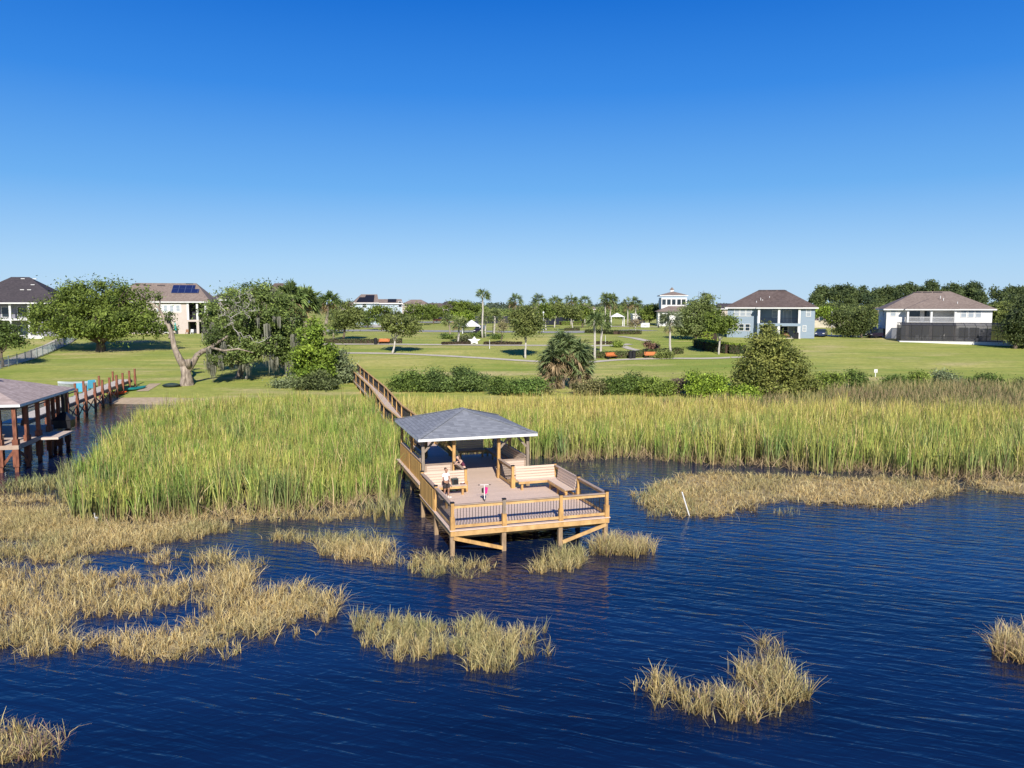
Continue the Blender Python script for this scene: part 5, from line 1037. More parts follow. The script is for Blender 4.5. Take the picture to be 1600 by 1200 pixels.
# blue house: px 1140..1268 wide, eave 480, base 527
def bluehouse():
    g_ = G(1203, 528); Y = g_.y; k = Y / F; r = R(-19); t = thing('blue_house', 'two storey blue house with brown hip roof and columned rear balcony', 'house', g_, r)
    S = k  # metres per px
    def X(px): return (px - 1203) * S / math.cos(R(1))
    xl, xr = X(1138), X(1267.5); ze = (528 - 480.5) * S; D = 12.; z1 = ze - .24; f2 = (528 - 505) * S; pl, pr = X(1185), X(1245.5); bl = M['bluewall']
    walls(t, xl, pl, 0, D, 0, z1, bl); walls(t, pr, xr, 0, D, 0, z1, bl); walls(t, pl + .002, pr - .002, 2.6, D - .01, 0, z1 - .01, bl, 'porch_wall')
    # porch projects forward
    pf = -1.6
    MB().box(pl - .1, pr + .1, pf, 2.59, f2 - .5, f2).build('balcony_floor', bl, t)
    cols_ = (X(1186), X(1215.5), X(1245))
    for i, cx in enumerate(cols_):
        MB().box(cx - .2, cx + .2, pf + .05, pf + .45, f2 + .002, z1).build('column', M['white'], t); MB().box(cx - .24, cx + .24, pf + .05, pf + .5, 0, f2 - .502).build('column', M['white'] if i else bl, t)
    q = MB()
    for a, b in zip(cols_[:-1], cols_[1:]):
        q.box(a + .21, b - .21, pf + .1, pf + .15, f2 + .95, f2 + 1.0)
        nn = int((b - a) / .13)
        for j in range(1, nn): x_ = a + (b - a) * j / nn; q.box(x_ - .012, x_ + .012, pf + .115, pf + .135, f2 + .05, f2 + .948)
    q.build('railing', M['metal'], t)
    rf = roof_of(t, xl, xr, 0, D, ze, (528 - 452.5) * S, M['brownroof'], .6, X(1221) - X(1182), [(X(1188), .93), (X(1203), .93), (X(1219), .93)])
    q = MB(); cx = (cols_[0] + cols_[2]) / 2; x0, x1 = cols_[0] - .6, cols_[2] + .6; zr = (528 - 466) * S
    q.poly([(x0, pf - .4, ze + .01), (x1, pf - .4, ze + .01), (x1, 4.6, ze + .01), (x0, 4.6, ze + .01), (cx, 2.4, zr), (cx, 6.5, zr)], [(0, 1, 4), (1, 2, 5, 4), (3, 0, 4, 5), (3, 2, 1, 0)]); pr2 = q.build('porch_roof', M['brownroof'], rf)
    MB().box(x0 + .05, x1 - .05, pf - .36, 2.5, ze - .24, ze - .003).build('porch_fascia', M['white'], rf)
    pipes(rf, [(X(1181), 1.2, ze + .7), (X(1190), 1.9, ze + 1.0), (X(1187), 2.0, ze + 1.3), (X(1200), 3.0, ze + 1.6)])
    for px in (1152, 1161, 1170): window(t, X(px), (528 - 494) * S, .85, 1.35, 0, 'f', True)
    for px in (1151, 1160, 1169): window(t, X(px), (528 - 517) * S, .75, 1.2, 0, 'f', False)
    window(t, X(1258), (528 - 494) * S, .7, 1.25, 0, 'f', True); window(t, X(1253), (528 - 517) * S, .5, 1.0, 0, 'f', True)
    window(t, X(1209), f2 + 1.1, .9, 1.2, 2.6, 'f', True)
    for px in (1224, 1231): window(t, X(px), f2 + .2, .55, 2.1, 2.6, 'f', True, False)
    window(t, X(1234), .15, .9, 2.2, 2.6, 'f', True, False); window(t, X(1222), .5, 1.6, 1.6, 2.6, 'f', False)
    MB().box(pl - .2, pr + .3, pf - .3, 2.58, -.35, -.0 + .05).build('patio_slab', M['concrete'], t)
    mw = t.matrix_basis; Mx = Matrix.Translation(g_) @ Matrix.Rotation(r, 4, 'Z')
    for i, px in enumerate((1223, 1229)): chair('wooden patio armchair under the blue house balcony, ' + ('left' if i == 0 else 'right') + ' of two', Mx @ Vector((X(px), .2, .055)), r + R(-15 + 30 * i), wood_furn, 'chairs under the blue house balcony')
    gp = Mx @ Vector((X(1241.5), -1.9, 0)); t2 = thing('barbecue_grill', 'dark covered barbecue grill at the right porch column of the blue house', 'grill', gp, r); MB().box(-.4, .4, -.25, .25, 0.02, .95).build('cover', M['metal'], t2); MB().lathe([(.4, 0), (.38, .12), (.2, .22)], (0, 0, .952), 10).build('lid', M['metal'], t2)
bluehouse()
def screenmat():
    m, n, b = newmat('insect_screen'); b.inputs['Base Color'].default_value = (.03, .03, .035, 1); b.inputs['Roughness'].default_value = .8
    tr = n.nodes.new('ShaderNodeBsdfTransparent'); mx = n.nodes.new('ShaderNodeMixShader'); mx.inputs[0].default_value = .80; n.links.new(tr.outputs[0], mx.inputs[1]); n.links.new(b.outputs[0], mx.inputs[2]); n.links.new(mx.outputs[0], n.nodes['Material Output'].inputs[0]); return m
M['screen'] = screenmat()
def whitehouse():
    g_ = G(1465, 531); Y = g_.y; S = Y / F; r = R(-19); t = thing('white_house', 'large white two storey house with brown hip roof and white balcony', 'house', g_, r)
    def X(px): return (px - 1465) * S / math.cos(R(9)) * .985
    B = 531; ze = (B - 483) * S; D = 13.; z1 = ze - .24; xl, xr = X(1390.5), X(1538); f2 = (B - 504) * S; pl, pr = X(1418), X(1487); wl = M['whitewall']
    walls(t, xl, pl, 0, D, -.3, z1, wl); walls(t, pr, xr, 0, D, -.3, z1, wl); walls(t, pl + .002, pr - .002, 2.2, D - .01, -.3, z1 - .01, wl, 'porch_wall')
    pf = -1.4; MB().box(pl - .05, pr + .05, pf, 2.19, f2 - .45, f2).build('balcony_floor', M['white'], t)
    cols_ = (X(1420), X(1453), X(1486))
    for cx in cols_: MB().box(cx - .17, cx + .17, pf + .05, pf + .39, f2 + .002, z1).build('column', M['white'], t); MB().box(cx - .25, cx + .25, pf + .05, pf + .55, 0, f2 - .452).build('column', M['beige'], t)
    q = MB()
    for a, b in zip(cols_[:-1], cols_[1:]):
        q.box(a + .18, b - .18, pf + .1, pf + .16, f2 + .95, f2 + 1.02).box(a + .18, b - .18, pf + .1, pf + .16, f2 + .06, f2 + .12); nn = int((b - a) / .14)
        for j in range(1, nn): x_ = a + (b - a) * j / nn; q.box(x_ - .02, x_ + .02, pf + .11, pf + .15, f2 + .122, f2 + .948)
    q.build('railing', M['white'], t)
    rf = roof_of(t, xl, xr, 0, D, ze, (B - 455) * S, M['taupe'], .6, X(1478) - X(1430), [(X(1440), .93), (X(1455), .93), (X(1470), .93)])
    x0, x1 = cols_[0] - .6, cols_[2] + .6; cx = (x0 + x1) / 2; zr = (B - 467) * S
    MB().poly([(x0, pf - .4, ze + .01), (x1, pf - .4, ze + .01), (x1, 4.6, ze + .01), (x0, 4.6, ze + .01), (cx, 2.2, zr), (cx, 7, zr)], [(0, 1, 4), (1, 2, 5, 4), (3, 0, 4, 5), (3, 2, 1, 0)]).build('porch_roof', M['taupe'], rf)
    MB().box(x0 + .05, x1 - .05, pf - .36, 2.1, ze - .24, ze - .003).build('porch_fascia', M['white'], rf)
    pipes(rf, [(X(1470), 3.0, ze + 1.9), (X(1474), 2.7, ze + 1.5), (X(1492), 1.5, ze + .8)])
    window(t, X(1400), (B - 494) * S, .8, 1.2, 0, 'f', True)
    for px in (1499, 1509, 1519): window(t, X(px), (B - 495.5) * S, .8, 1.35, 0, 'f', True)
    window(t, X(1433), f2 + .2, 1.9, 1.9, 2.2, 'f', False, False); window(t, X(1451), f2 + .2, .9, 1.9, 2.2, 'f', False, False)
    window(t, xl, (B - 495) * S, .5, 1.2, 5, 'l', False); window(t, X(1433), .3, 2.6, 2.1, 2.2, 'f', False, False)
    for px in (1500, 1515): window(t, X(px), .3, 1.5, 2.0, 0, 'f', False, False)
    # pool cage
    Mx = Matrix.Translation(g_) @ Matrix.Rotation(r, 4, 'Z'); c = thing('screen_enclosure', 'long black framed screened pool enclosure in front of the white house', 'pool enclosure', g_, r)
    y0 = -7.2; xa, xb = X(1405), X(1562); hz = 2.75; q = MB(); fr = M['metal']; n = 11; xs = [xa + (xb - xa) * i / n for i in range(n + 1)]; rt = 3.15; yb = -1.5
    for x_ in xs: q.beam((x_, y0, 0), (x_, y0, hz), .07, .07); q.beam((x_, y0, hz), (x_, y0 + 1.6, rt), .06, .06); q.beam((x_, y0 + 1.6, rt), (x_, yb, rt), .06, .06)
    for z in (.05, .9, hz): q.beam((xa, y0, z), (xb, y0, z), .06, .06)
    q.beam((xa, y0 + 1.6, rt), (xb, y0 + 1.6, rt), .06, .06); q.beam((xa, yb, rt), (xb, yb, rt), .06, .06)
    for x_ in (xa, xb):
        for y_ in (-5.6, -3.6, -1.5): q.beam((x_, y_, 0), (x_, y_, rt), .06, .06)
        for z in (.9, hz): q.beam((x_, y0, z), (x_, yb, z), .06, .06)
    q.build('frame', fr, c)
    q = MB(); q.poly([(xa, y0, .05), (xb, y0, .05), (xb, y0, hz), (xa, y0, hz)], [(0, 1, 2, 3)]); q.poly([(xa, y0, hz), (xb, y0, hz), (xb, y0 + 1.6, rt), (xa, y0 + 1.6, rt)], [(0, 1, 2, 3)]); q.poly([(xa, y0 + 1.6, rt), (xb, y0 + 1.6, rt), (xb, yb, rt), (xa, yb, rt)], [(0, 1, 2, 3)])
    for x_ in (xa, xb): q.poly([(x_, y0, .05), (x_, yb, .05), (x_, yb, hz), (x_, y0, hz)], [(0, 1, 2, 3)])
    q.build('screen_mesh', M['screen'], c)
    MB().box(xa - .2, xb + .2, y0 - .25, -.05, -1.2, .02).build('pool_deck', M['white'], c)
    for i, (px, dy) in enumerate(((1430, -4.6), (1436, -4.2), (1442, -4.8), (1459, -5), (1467, -5))): chair(['white patio chair behind the screen, far left one', 'white patio chair second from the left behind the screen', 'white patio chair third from the left behind the screen', 'white lounge chair behind the middle of the screen, left of a pair', 'white lounge chair behind the middle of the screen, right of a pair'][i], Mx @ Vector((X(px), dy, .022)), r + R(180 + i * 20), M['white'], 'chairs in the screened enclosure')
whitehouse()
def house2():  # tan house with solar panels, left
    g_ = G(262, 522); Y = g_.y; S = Y / F; r = R(12); t = thing('tan_house', 'wide tan two storey house with solar panels on its brown roof', 'house', g_, r)
    def X(px): return (px - 262) * S / math.cos(R(11)) * 1.0
    B = 522; ze = (B - 471.5) * S; D = 12; z1 = ze - .24; xl, xr = X(186), X(322); wl = M['beige']; pl, pr = X(292), X(318); f2 = (B - 500) * S
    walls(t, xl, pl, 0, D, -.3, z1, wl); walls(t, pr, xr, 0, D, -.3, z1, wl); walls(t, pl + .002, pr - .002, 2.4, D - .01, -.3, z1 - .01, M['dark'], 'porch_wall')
    MB().box(pl, pr, -.1, 2.39, f2 - .4, f2).build('balcony_floor', wl, t)
    for px in (292.5, 306, 318): MB().box(X(px) - .2, X(px) + .2, -.1, .3, f2 + .002, z1).build('column', M['white'], t)
    for px in (306, 318): MB().box(X(px) - .25, X(px) + .25, -.1, .4, 0, f2 - .402).build('column', wl, t)
    q = MB(); q.box(pl, pr, .0, .04, f2 + .95, f2 + 1.0)
    for j in range(22): x_ = pl + (pr - pl) * j / 22; q.box(x_ - .012, x_ + .012, .01, .03, f2 + .05, f2 + .95)
    q.build('railing', M['metal'], t)
    MB().box(X(247), X(283), -.03, -.003, (B - 488.5) * S, (B - 475.5) * S).build('window_trim', M['white'], t)
    for px in (251, 260.5, 269.5, 278.5): window(t, X(px), (B - 486.5) * S, .65, 1.2, -.03, 'f', True)
    window(t, X(262), .4, 1.4, 1.6, 0, 'f', False, False)
    rf = roof_of(t, xl, xr, 0, D, ze, (B - 442) * S, M['taupe'], .6, X(290) - X(200), [(X(228), .86), (X(248), .85), (X(289), .96), (X(210), .93)])
    # solar panels on the front slope
    zr = (B - 442) * S; yr = D / 2
    def sl(px, py): z = (B - py) * S * 1.0; f = (z - ze) / (zr - ze); return Vector((X(px), -.6 + (yr + .6) * f - .10, z + .12))
    for (a, b, c_, d) in ((266, 446, 299, 452), (266, 452.4, 306, 458.4)):
        me = bpy.data.meshes.new('solar_panel'); pts = [sl(a, d), sl(b if False else c_, d), sl(c_, b), sl(a, b)]; me.from_pydata([tuple(p) for p in pts] + [tuple(p - Vector((0, -.03, .08))) for p in pts], [], [(0, 1, 2, 3), (7, 6, 5, 4), (0, 4, 5, 1), (1, 5, 6, 2), (2, 6, 7, 3), (3, 7, 4, 0)])
        uv = me.uv_layers.new(); W_ = (c_ - a) * S; uvs = [(0, 0), (W_, 0), (W_, 1.5), (0, 1.5)]
        for i in range(4): uv.data[i].uv = uvs[i]
        me.materials.append(M['solar']); o = bpy.data.objects.new('solar_panel', me); COL.objects.link(o); o.parent = rf
    pipes(rf, [(X(241), 2.4, ze + 1.5)])
    Mx = Matrix.Translation(g_) @ Matrix.Rotation(r, 4, 'Z'); u = thing('patio_umbrella', 'closed teal patio umbrella standing by the tan house', 'umbrella', Mx @ Vector((X(275), -1.2, 0)), 0)
    MB().lathe([(.04, 0), (.04, 2.4)], n=8).build('pole', M['metal'], u); MB().lathe([(.20, .7), (.24, 1.0), (.16, 1.9), (.05, 2.5)], n=10).build('canopy', mat('teal_cloth', (.02, .35, .33), (.015, .28, .27), 3, .8), u)
    for i, px in enumerate((292, 299)): chair('patio chair at the tan house corner, ' + ('left' if i == 0 else 'right') + ' one', Mx @ Vector((X(px), -1.5, .0)), r, M['white'] if i else wood_furn, 'chairs by the tan house')
house2()
def house1():  # dark roofed house, left edge
    g_ = G(30, 527); Y = g_.y; S = Y / F; r = R(14); t = thing('grey_house', 'grey house with large dark hip roof and screened porches at the left edge', 'house', g_, r)
    def X(px): return (px - 30) * S
    B = 527; ze = (B - 473) * S; D = 13; xl, xr = X(-50), X(90); f2 = (B - 498) * S
    walls(t, xl, xr, 2.5, D, -.3, ze - .24, M['greywall']); MB().box(xl, X(46), 0, 2.49, f2 - .35, f2).build('balcony_floor', M['white'], t)
    for px in (-20, 19, 45): MB().box(X(px) - .18, X(px) + .18, .05, .4, f2 + .002, ze - .24).build('column', M['white'], t); MB().box(X(px) - .18, X(px) + .18, .05, .4, 0, f2 - .352).build('column', M['white'], t)
    q = MB(); q.box(xl, X(45), .1, .15, f2 + .95, f2 + 1.0); 
    for j in range(60): x_ = xl + (X(45) - xl) * j / 60; q.box(x_ - .012, x_ + .012, .11, .13, f2 + .02, f2 + .949)
    q.build('railing', M['metal'], t)
    for px in (8, 30): window(t, X(px), f2 + .3, 1.6, 1.9, 2.5, 'f', False, False); window(t, X(px), .3, 1.6, 1.9, 2.5, 'f', False, False)
    rf = roof_of(t, xl, xr, 0, D, ze, (B - 432) * S, M['darkroof'], .6, X(48) - X(22))
    for vx, fy in ((X(25), .92), (X(42), .92), (X(43), .68), (X(31), .48), (X(41), .48)):
        zz = ze + ((B - 432) * S - ze) * fy; yy = -.6 + (D / 2 + .6) * fy; MB().box(vx - .35, vx + .35, yy - .1, yy + .3, zz, zz + .12).build('roof_vent', M['white'], rf)
    w_ = thing('low_wall', 'low white garden wall before the grey house', 'wall', G(45, 529.5), r); MB().box(-3.2, 2.6, -.1, .1, -.2, .55).build('wall_face', M['white'], w_); MB().box(-3.25, 2.65, -.14, .14, .552, .62).build('coping', M['white'], w_)
house1()
def simple_house(label, base, w_, ze, zr, D, wall, roof, rz=0, ridge=None, wins=(), dz=0., group='far houses'):
    g_ = G(*base) if not isinstance(base, Vector) else base; t = thing('house', label, 'house', g_, rz, group); walls(t, -w_ / 2, w_ / 2, 0, D, -.3, ze - .24, wall); rf = roof_of(t, -w_ / 2, w_ / 2, 0, D, ze, zr, roof, .5, ridge)
    for x, z, a, b in wins: window(t, x, z, a, b, 0, 'f', False, False)
    return t, rf
# pale blue gabled house with solar roof (centre left)
def house3():
    g_ = G(593, 507.5); Y = g_.y; S = Y / F; r = R(14); t = thing('pale_blue_house', 'pale blue house with gabled roofs and black solar panels', 'house', g_, r)
    def X(px): return (px - 593) * S / .97
    B = 507.5; ze = (B - 473) * S; zr = (B - 460) * S; D = 10.
    a, b = X(557), X(592); walls(t, a, b, 0, D, -.3, ze, M['palewall'])
    MB().poly([(a - .5, -.5, ze - .1), (b + .1, -.5, ze - .1), (b + .1, D / 2, zr), (X(568), D / 2, zr), (b + .1, D + .5, ze - .1), (a - .5, D + .5, ze - .1)], [(0, 1, 2, 3), (3, 2, 4, 5), (0, 3, 5), (0, 5, 4, 1)]).build('roof', M['taupe'], t)
    MB().poly([(b + .11, -.3, ze - .1), (b + .11, D + .3, ze - .1), (b + .11, D / 2, zr - .15), (b + .02, -.3, ze - .1), (b + .02, D + .3, ze - .1), (b + .02, D / 2, zr - .15)], [(0, 1, 2), (5, 4, 3)]).build('gable', M['palewall'], t)
    MB().box(a - .5, b + .1, -.55, -.505, ze - .3, ze - .05).build('gutter', M['white'], t)
    def sl(x, f, o=.1): return (x, -.5 + (D / 2 + .5) * f - o * .5, ze - .1 + (zr - ze + .1) * f + o)
    MB().poly([sl(X(559), .06), sl(X(585), .06), sl(X(588), .88), sl(X(575), .88), sl(X(573), .62), sl(X(565), .62)], [(0, 1, 2, 3, 4, 5)]).build('solar_panel', M['metal'], t)
    a2, b2 = X(604), X(629); ze2 = (B - 474) * S; zr2 = (B - 467.5) * S; walls(t, b + .12, b2, 3., D, -.3, ze2, M['palewall'])
    MB().poly([(b + .12, 2.6, ze2), (b2 + .2, 2.6, ze2), (b2 + .2, 6, zr2), (b + .12, 6, zr2), (b2 + .2, D, ze2), (b + .12, D, ze2)], [(0, 1, 2, 3), (3, 2, 4, 5), (1, 4, 2), (0, 3, 5)]).build('roof', M['taupe'], t)
    MB().box(b + .12, b2 + .2, 2.5, 2.58, ze2 - .25, ze2 + .05).build('gutter', M['white'], t)
    MB().poly([(X(607), 3.2, ze2 + .25), (X(620), 3.2, ze2 + .25), (X(622), 5.4, ze2 + 1.25), (X(609), 5.4, ze2 + 1.25)], [(0, 1, 2, 3)]).build('solar_panel', M['metal'], t)
    window(t, X(571), (B - 481) * S, 1.1, 1.3, 0, 'f', False); window(t, X(574), 1.0, 1.6, 1.8, 0, 'f', True); window(t, X(626), (B - 480) * S, .9, 1.6, 3., 'f', False)
house3()
def farhouse(label, px, ytop, yeave, wpx, Yd, wall, roof, rz=0, ridge=.4):
    k = Yd / F; x, _, zt = PY(px, ytop, Yd); ze = PY(px, yeave, Yd)[2]; zg = float(TZ(x, Yd)); simple_house(label, Vector((x, Yd, zg)), wpx * k, ze - zg, zt - zg, min(wpx * k * .8, 14), wall, roof, rz, wpx * k * ridge, [(-wpx * k * .2, 1., 1., 1.3), (wpx * k * .2, 1., 1., 1.3)])
for a in [('far house with dark roof tip behind the tan house', 345, 459, 468, 36, 210, M['beige'], M['darkroof']), ('far brown roofed house glimpsed above the mossy oak', 432, 442, 458, 34, 190, M['beige'], M['brownroof']),
          ('far taupe roofed house right of the pale blue house', 648, 468, 476, 40, 300, M['beige'], M['taupe']), ('far house with low brown roof left of the dark peak', 678, 473.5, 481, 44, 330, M['beige'], M['brownroof']), ('far house with dark peaked roof', 702, 470.5, 476, 26, 380, M['beige'], M['darkroof']),
          ('far house with wide brown roof behind the street oaks', 712, 474.5, 481, 70, 360, M['beige'], M['brownroof']), ('far white gabled house behind the palm row', 840, 479, 484, 22, 420, M['whitewall'], M['taupe']), ('far tan roofed house behind the palms', 912, 477, 483, 34, 330, M['beige'], M['taupe']), ('far tan house right of the palm row', 924, 479, 485, 24, 350, M['whitewall'], M['taupe']),
          ('dark roofed house just left of the blue house', 1140, 474, 482, 34, 190, M['beige'], M['darkroof'], 0, .8), ('brown roofed house peeking at the far left behind palms', 552, 472, 478, 40, 260, M['beige'], M['taupe']), ('small white house between the trees left of the white house', 1372, 480, 487, 16, 230, M['whitewall'], M['taupe']), ('far house with low roof left of the round dark trees', 1290, 497, 503, 34, 220, M['whitewall'], M['taupe'])]: farhouse(*a)
def clubhouse():
    g_ = G(1050, 508.5); Y = g_.y; S = Y / F; t = thing('clubhouse', 'white clubhouse with square tower, grey hip roofs and small cupola', 'clubhouse', g_, R(-6))
    def X(px): return (px - 1050) * S
    B = 508.5; walls(t, X(1033), X(1072), 0, 9, -.3, (B - 471) * S, M['whitewall'], 'tower_wall')
    zt = (B - 464) * S
    walls(t, X(1033), X(1072), 0, 9, (B - 471) * S + .002, zt - .25, M['whitewall'], 'tower_wall')
    rf = roof_of(t, X(1033), X(1071), 0, 9, zt + .4, (B - 463.5) * S + 1.4, M['taupe'], .5, X(1063) - X(1040))
    for px in (1037, 1044.5, 1052, 1060, 1067): window(t, X(px), (B - 476.5) * S, 1.0, 1.5, 0, 'f', False, False)
    cu = MB().box(X(1048.5), X(1053.5), 3.6, 4.6, (B - 463.5) * S + .9, (B - 460) * S + 1.2).build('cupola', M['white'], rf); MB().lathe([(.7, 0), (.02, .8)], (X(1051), 4.1, (B - 460) * S + 1.201), 4).build('cupola_roof', M['taupe'], cu)
    walls(t, X(1026), X(1085), -5, -.01, -.3, (B - 487) * S, M['whitewall']); q = MB(); hip(q, X(1023), X(1088), -5.6, 1.5, (B - 487) * S + .01, (B - 478.5) * S); q.build('roof', M['taupe'], t)
    for px in (1031.5, 1036.5, 1041): window(t, X(px), .6, .8, 2.6, -5, 'f', False, False)
    MB().box(X(1027), X(1042), -5.6, -5.05, -.3, .5).build('steps', M['white'], t)
clubhouse()
def wing():
    g_ = G(1000, 506); S = g_.y / F; t = thing('white_wing', 'small white flat roofed pool building left of the clubhouse', 'building', g_); walls(t, -11 * S, 8 * S, 0, 5, -.3, 14 * S, M['whitewall']); MB().box(-12 * S, 9 * S, -.4, 5.4, 14 * S + .002, 15.5 * S).build('roof', M['white'], t); window(t, -2 * S, 5 * S, 4 * S, 6 * S, 0, 'f', False, False)
wing()
def canopy(label, base, wpx, hpx, npx, legs=True, open_=True):
    g_ = G(*base); S = g_.y / F; t = thing('canopy', label, 'canopy', g_); w_ = wpx * S / 2; h = hpx * S; e = npx * S; q = MB(); d = w_ * .8
    q.poly([(-w_, -d, e), (w_, -d, e), (w_, d, e), (-w_, d, e), (0, 0, h)], [(0, 1, 4), (1, 2, 4), (2, 3, 4), (3, 0, 4), (3, 2, 1, 0)]); q.build('roof', M['white'], t)
    for x in (-w_ * .9, w_ * .9):
        for y in (-d * .9, d * .9): MB().box(x - .09, x + .09, y - .09, y + .09, 0, e - .002).build('post', M['white'], t)
canopy('white pyramid tent between the park palms', (737, 521), 30, 21, 11); canopy('open pavilion with white pyramid roof near the clubhouse', (964, 510), 22, 21, 15)
# far dark fences
def fence(label, pts, hg, m, group='fences', pitch=2.4, name='fence', pick=False):
    g_ = [G(*p) if not isinstance(p, Vector) else p for p in pts]; b = g_[0]; t = thing(name, label, 'fence', b, 0, group); q = MB(); pk = MB()
    for a, c in zip(g_[:-1], g_[1:]):
        L = (c - a).length; k = max(1, int(L / pitch)); U = Vector((0, 0, 1))
        for i in range(k):
            p0 = a.lerp(c, i / k) - b; p1 = a.lerp(c, (i + 1) / k) - b
            if i % 3 == 0 or L < 60: MB().beam(p0 - U * .1, p0 + U * (hg + .1), .09, .09).build('post', m, t)
            if pick:
                pk.beam(p0 + U * (hg - .05), p1 + U * (hg - .05), .04, .06); pk.beam(p0 + U * .15, p1 + U * .15, .04, .06)
                for j in range(1, 14): x_ = p0.lerp(p1, j / 14); pk.beam(x_ + U * .15, x_ + U * (hg - .05), .022, .022)
            else: q.beam(p0 + U * hg / 2, p1 + U * hg / 2, .03, hg)
    if q.v: q.build('fence_panel', m, t)
    if pk.v: pk.build('fence_panel', m, t)
fence('dark mesh fence behind the street trees near the palm row', [(850, 508), (915, 506)], 2.2, mat('fence_black', (.025, .028, .045), (.02, .022, .035), 4, .7), pitch=6)
fence('dark fence behind the tallest palm', [(742, 505.5), (800, 505)], 2.2, bpy.data.materials['fence_black'], pitch=6)
fence('pale wall fence at the road beyond the blue car', [(1268, 512), (1300, 512), (1330, 511)], 1.8, M['concrete'], pitch=5)
M['greenfence'] = mat('green_grey_metal', (.30, .36, .34), (.22, .27, .255), 4, .5)
PA = [G(-45, 585), G(0, 577), G(40, 566.5), G(75, 553), G(100, 541), G(116, 530)]
fence('grey green picket fence following the pale path at the left edge', PA, 1.5, M['greenfence'], pitch=2.4, pick=True)
strip('path', [PA[0] + Vector((-2.3, 1.4, 0)), PA[1] + Vector((-2.5, 1.4, 0)), PA[2] + Vector((-2.3, 1.2, 0)), PA[3] + Vector((-2.4, 1.0, 0)), PA[4] + Vector((-2.2, 1.0, 0)), PA[5] + Vector((-1.8, 1.0, 0))], 3.8, M['concrete'])

# ------------------------------------------------------------------ park furniture, cars
def bench(label, px, py, rz=0):
    t = thing('park_bench', label, 'bench', G(px, py), rz, 'orange benches along the park paths'); q = MB()
    for i in range(4): q.box(-.92, .92, -.22 + i * .115, -.22 + i * .115 + .1, .43, .47)
    q.build('seat', M['orange'], t); q = MB()
    for i in range(4): q.beam((-.92, .27 + .03 * i, .56 + i * .11), (.92, .27 + .03 * i, .56 + i * .11), .03, .1)
    q.build('backrest', M['orange'], t)
    for x in (-.75, .75): MB().box(x - .03, x + .03, -.2, .26, 0, .428).box(x - .03, x + .03, .262, .30, 0, .95).build('leg', M['metal'], t)
bench('orange slatted park bench left of the young oak, beside a black bin', 600, 538); bench('orange park bench left of the black bin on the middle path', 956, 561, R(35)); bench('orange park bench right of the black bin on the middle path', 1017, 560)
def bin_(label, px, py):
    t = thing('litter_bin', label, 'litter bin', G(px, py), 0, 'black bins beside the benches'); MB().lathe([(.26, 0), (.3, .1), (.3, .85), (.27, .9)], n=14).build('body', M['metal'], t); MB().lathe([(.31, .902), (.31, 1.0), (.2, 1.12), (.05, 1.16)], n=14).build('lid', M['blackcap'], t)
bin_('black litter bin next to the bench on the left path', 587, 538.5); bin_('left black litter bin of the pair between the two benches', 985, 561); bin_('right black litter bin of the pair between the two benches', 990, 560.5)
def star():
    g_ = G(741, 537); t = thing('star_sculpture', 'big white star shaped sculpture in the mulch bed', 'sculpture', g_); t.scale = (.85, .85, .8); S = g_.y / F; pts = []
    for i in range(10):
        a = R(90 + 36 * i); rr = (1.25, .6)[i % 2]; pts.append((math.cos(a) * rr * 1.1, math.sin(a) * rr * .75))
    n = 10; q = MB(); z0 = .62; tilt = .5
    v = [(x, -.12 + z * .5, z0 + z) for x, z in pts] + [(x, .12 + z * .5, z0 + z) for x, z in pts] + [(0, -.3, z0), (0, .3, z0)]
    q.poly(v, [(i, (i + 1) % n, 20) for i in range(n)] + [((i + 1) % n + n, i + n, 21) for i in range(n)] + [(i, i + n, (i + 1) % n + n, (i + 1) % n) for i in range(n)]); q.build('star_body', M['white'], t)
    MB().box(-.3, .3, .0, .4, 0, .12).build('base', M['concrete'], t)
star()
car('dark purple parked car by the white tent', G(750, 521), R(80), carblack, 1.7); car('dark red car parked under the far street oaks', G(689, 503), R(5), carred, 1.6); car('dark blue car on the driveway between the blue house and the round trees', G(1283, 526), R(62), carblue, 1.45)
car('grey pickup under the tree left of the white house', G(1372, 528), R(20), carblack, 1.8); car('white parked van beside the left corner of the white house', G(1362, 525), R(60), carwhite, 1.9)
def pole(label, px, py, hpx, m='white', r_=.06, head=True):
    g_ = G(px, py); h = hpx * g_.y / F; t = thing('lamp_post', label, 'lamp post', g_, 0, 'slim posts in the park'); MB().lathe([(r_ * 1.6, 0), (r_ * 1.4, .3), (r_, .35), (r_ * .7, h)], n=8).build('pole', M[m], t)
    if head: MB().lathe([(.1, 0), (.22, .12), (.18, .35), (.03, .45)], (0, 0, h + .002), 8).build('lamp_head', M[m], t)
pole('white lamp post at the road right of the young middle oak', 849, 518, 28); pole('thin white post at the right road bend, by the pale fence', 1299, 524, 34); pole('dark lamp post at the left road edge', 660, 509, 17, 'metal', .05); pole('short black post before the clubhouse lawn', 1029, 512, 6, 'metal', .12, False)
pole('thin dark lamp post among the palms', 770, 522, 24, 'metal', .05); pole('slim white stake in the lawn right of the star', 765, 545, 14, 'white', .04, False); pole('slim white stake behind the two middle palms', 946, 538, 14, 'white', .04, False)
def sign(label, px, py, w_, h_, zb):
    t = thing('sign', label, 'sign', G(px, py)); MB().box(-w_ / 2, w_ / 2, -.03, .03, zb, zb + h_).build('board', M['white'], t)
    MB().box(-.04, .04, .031, .09, -.1, zb + h_ * .8).build('post', M['white'], t)
    MB().box(-w_ * .3, w_ * .3, -.036, -.031, zb + h_ * .3, zb + h_ * .38).build('print', M['metal'], t)
sign('small white square sign on a post on the right lawn', 1368, 589, .42, .42, .55); sign('wide pale board at the lawn edge before the clubhouse', 1008, 512, 2.2, 1.1, .1)
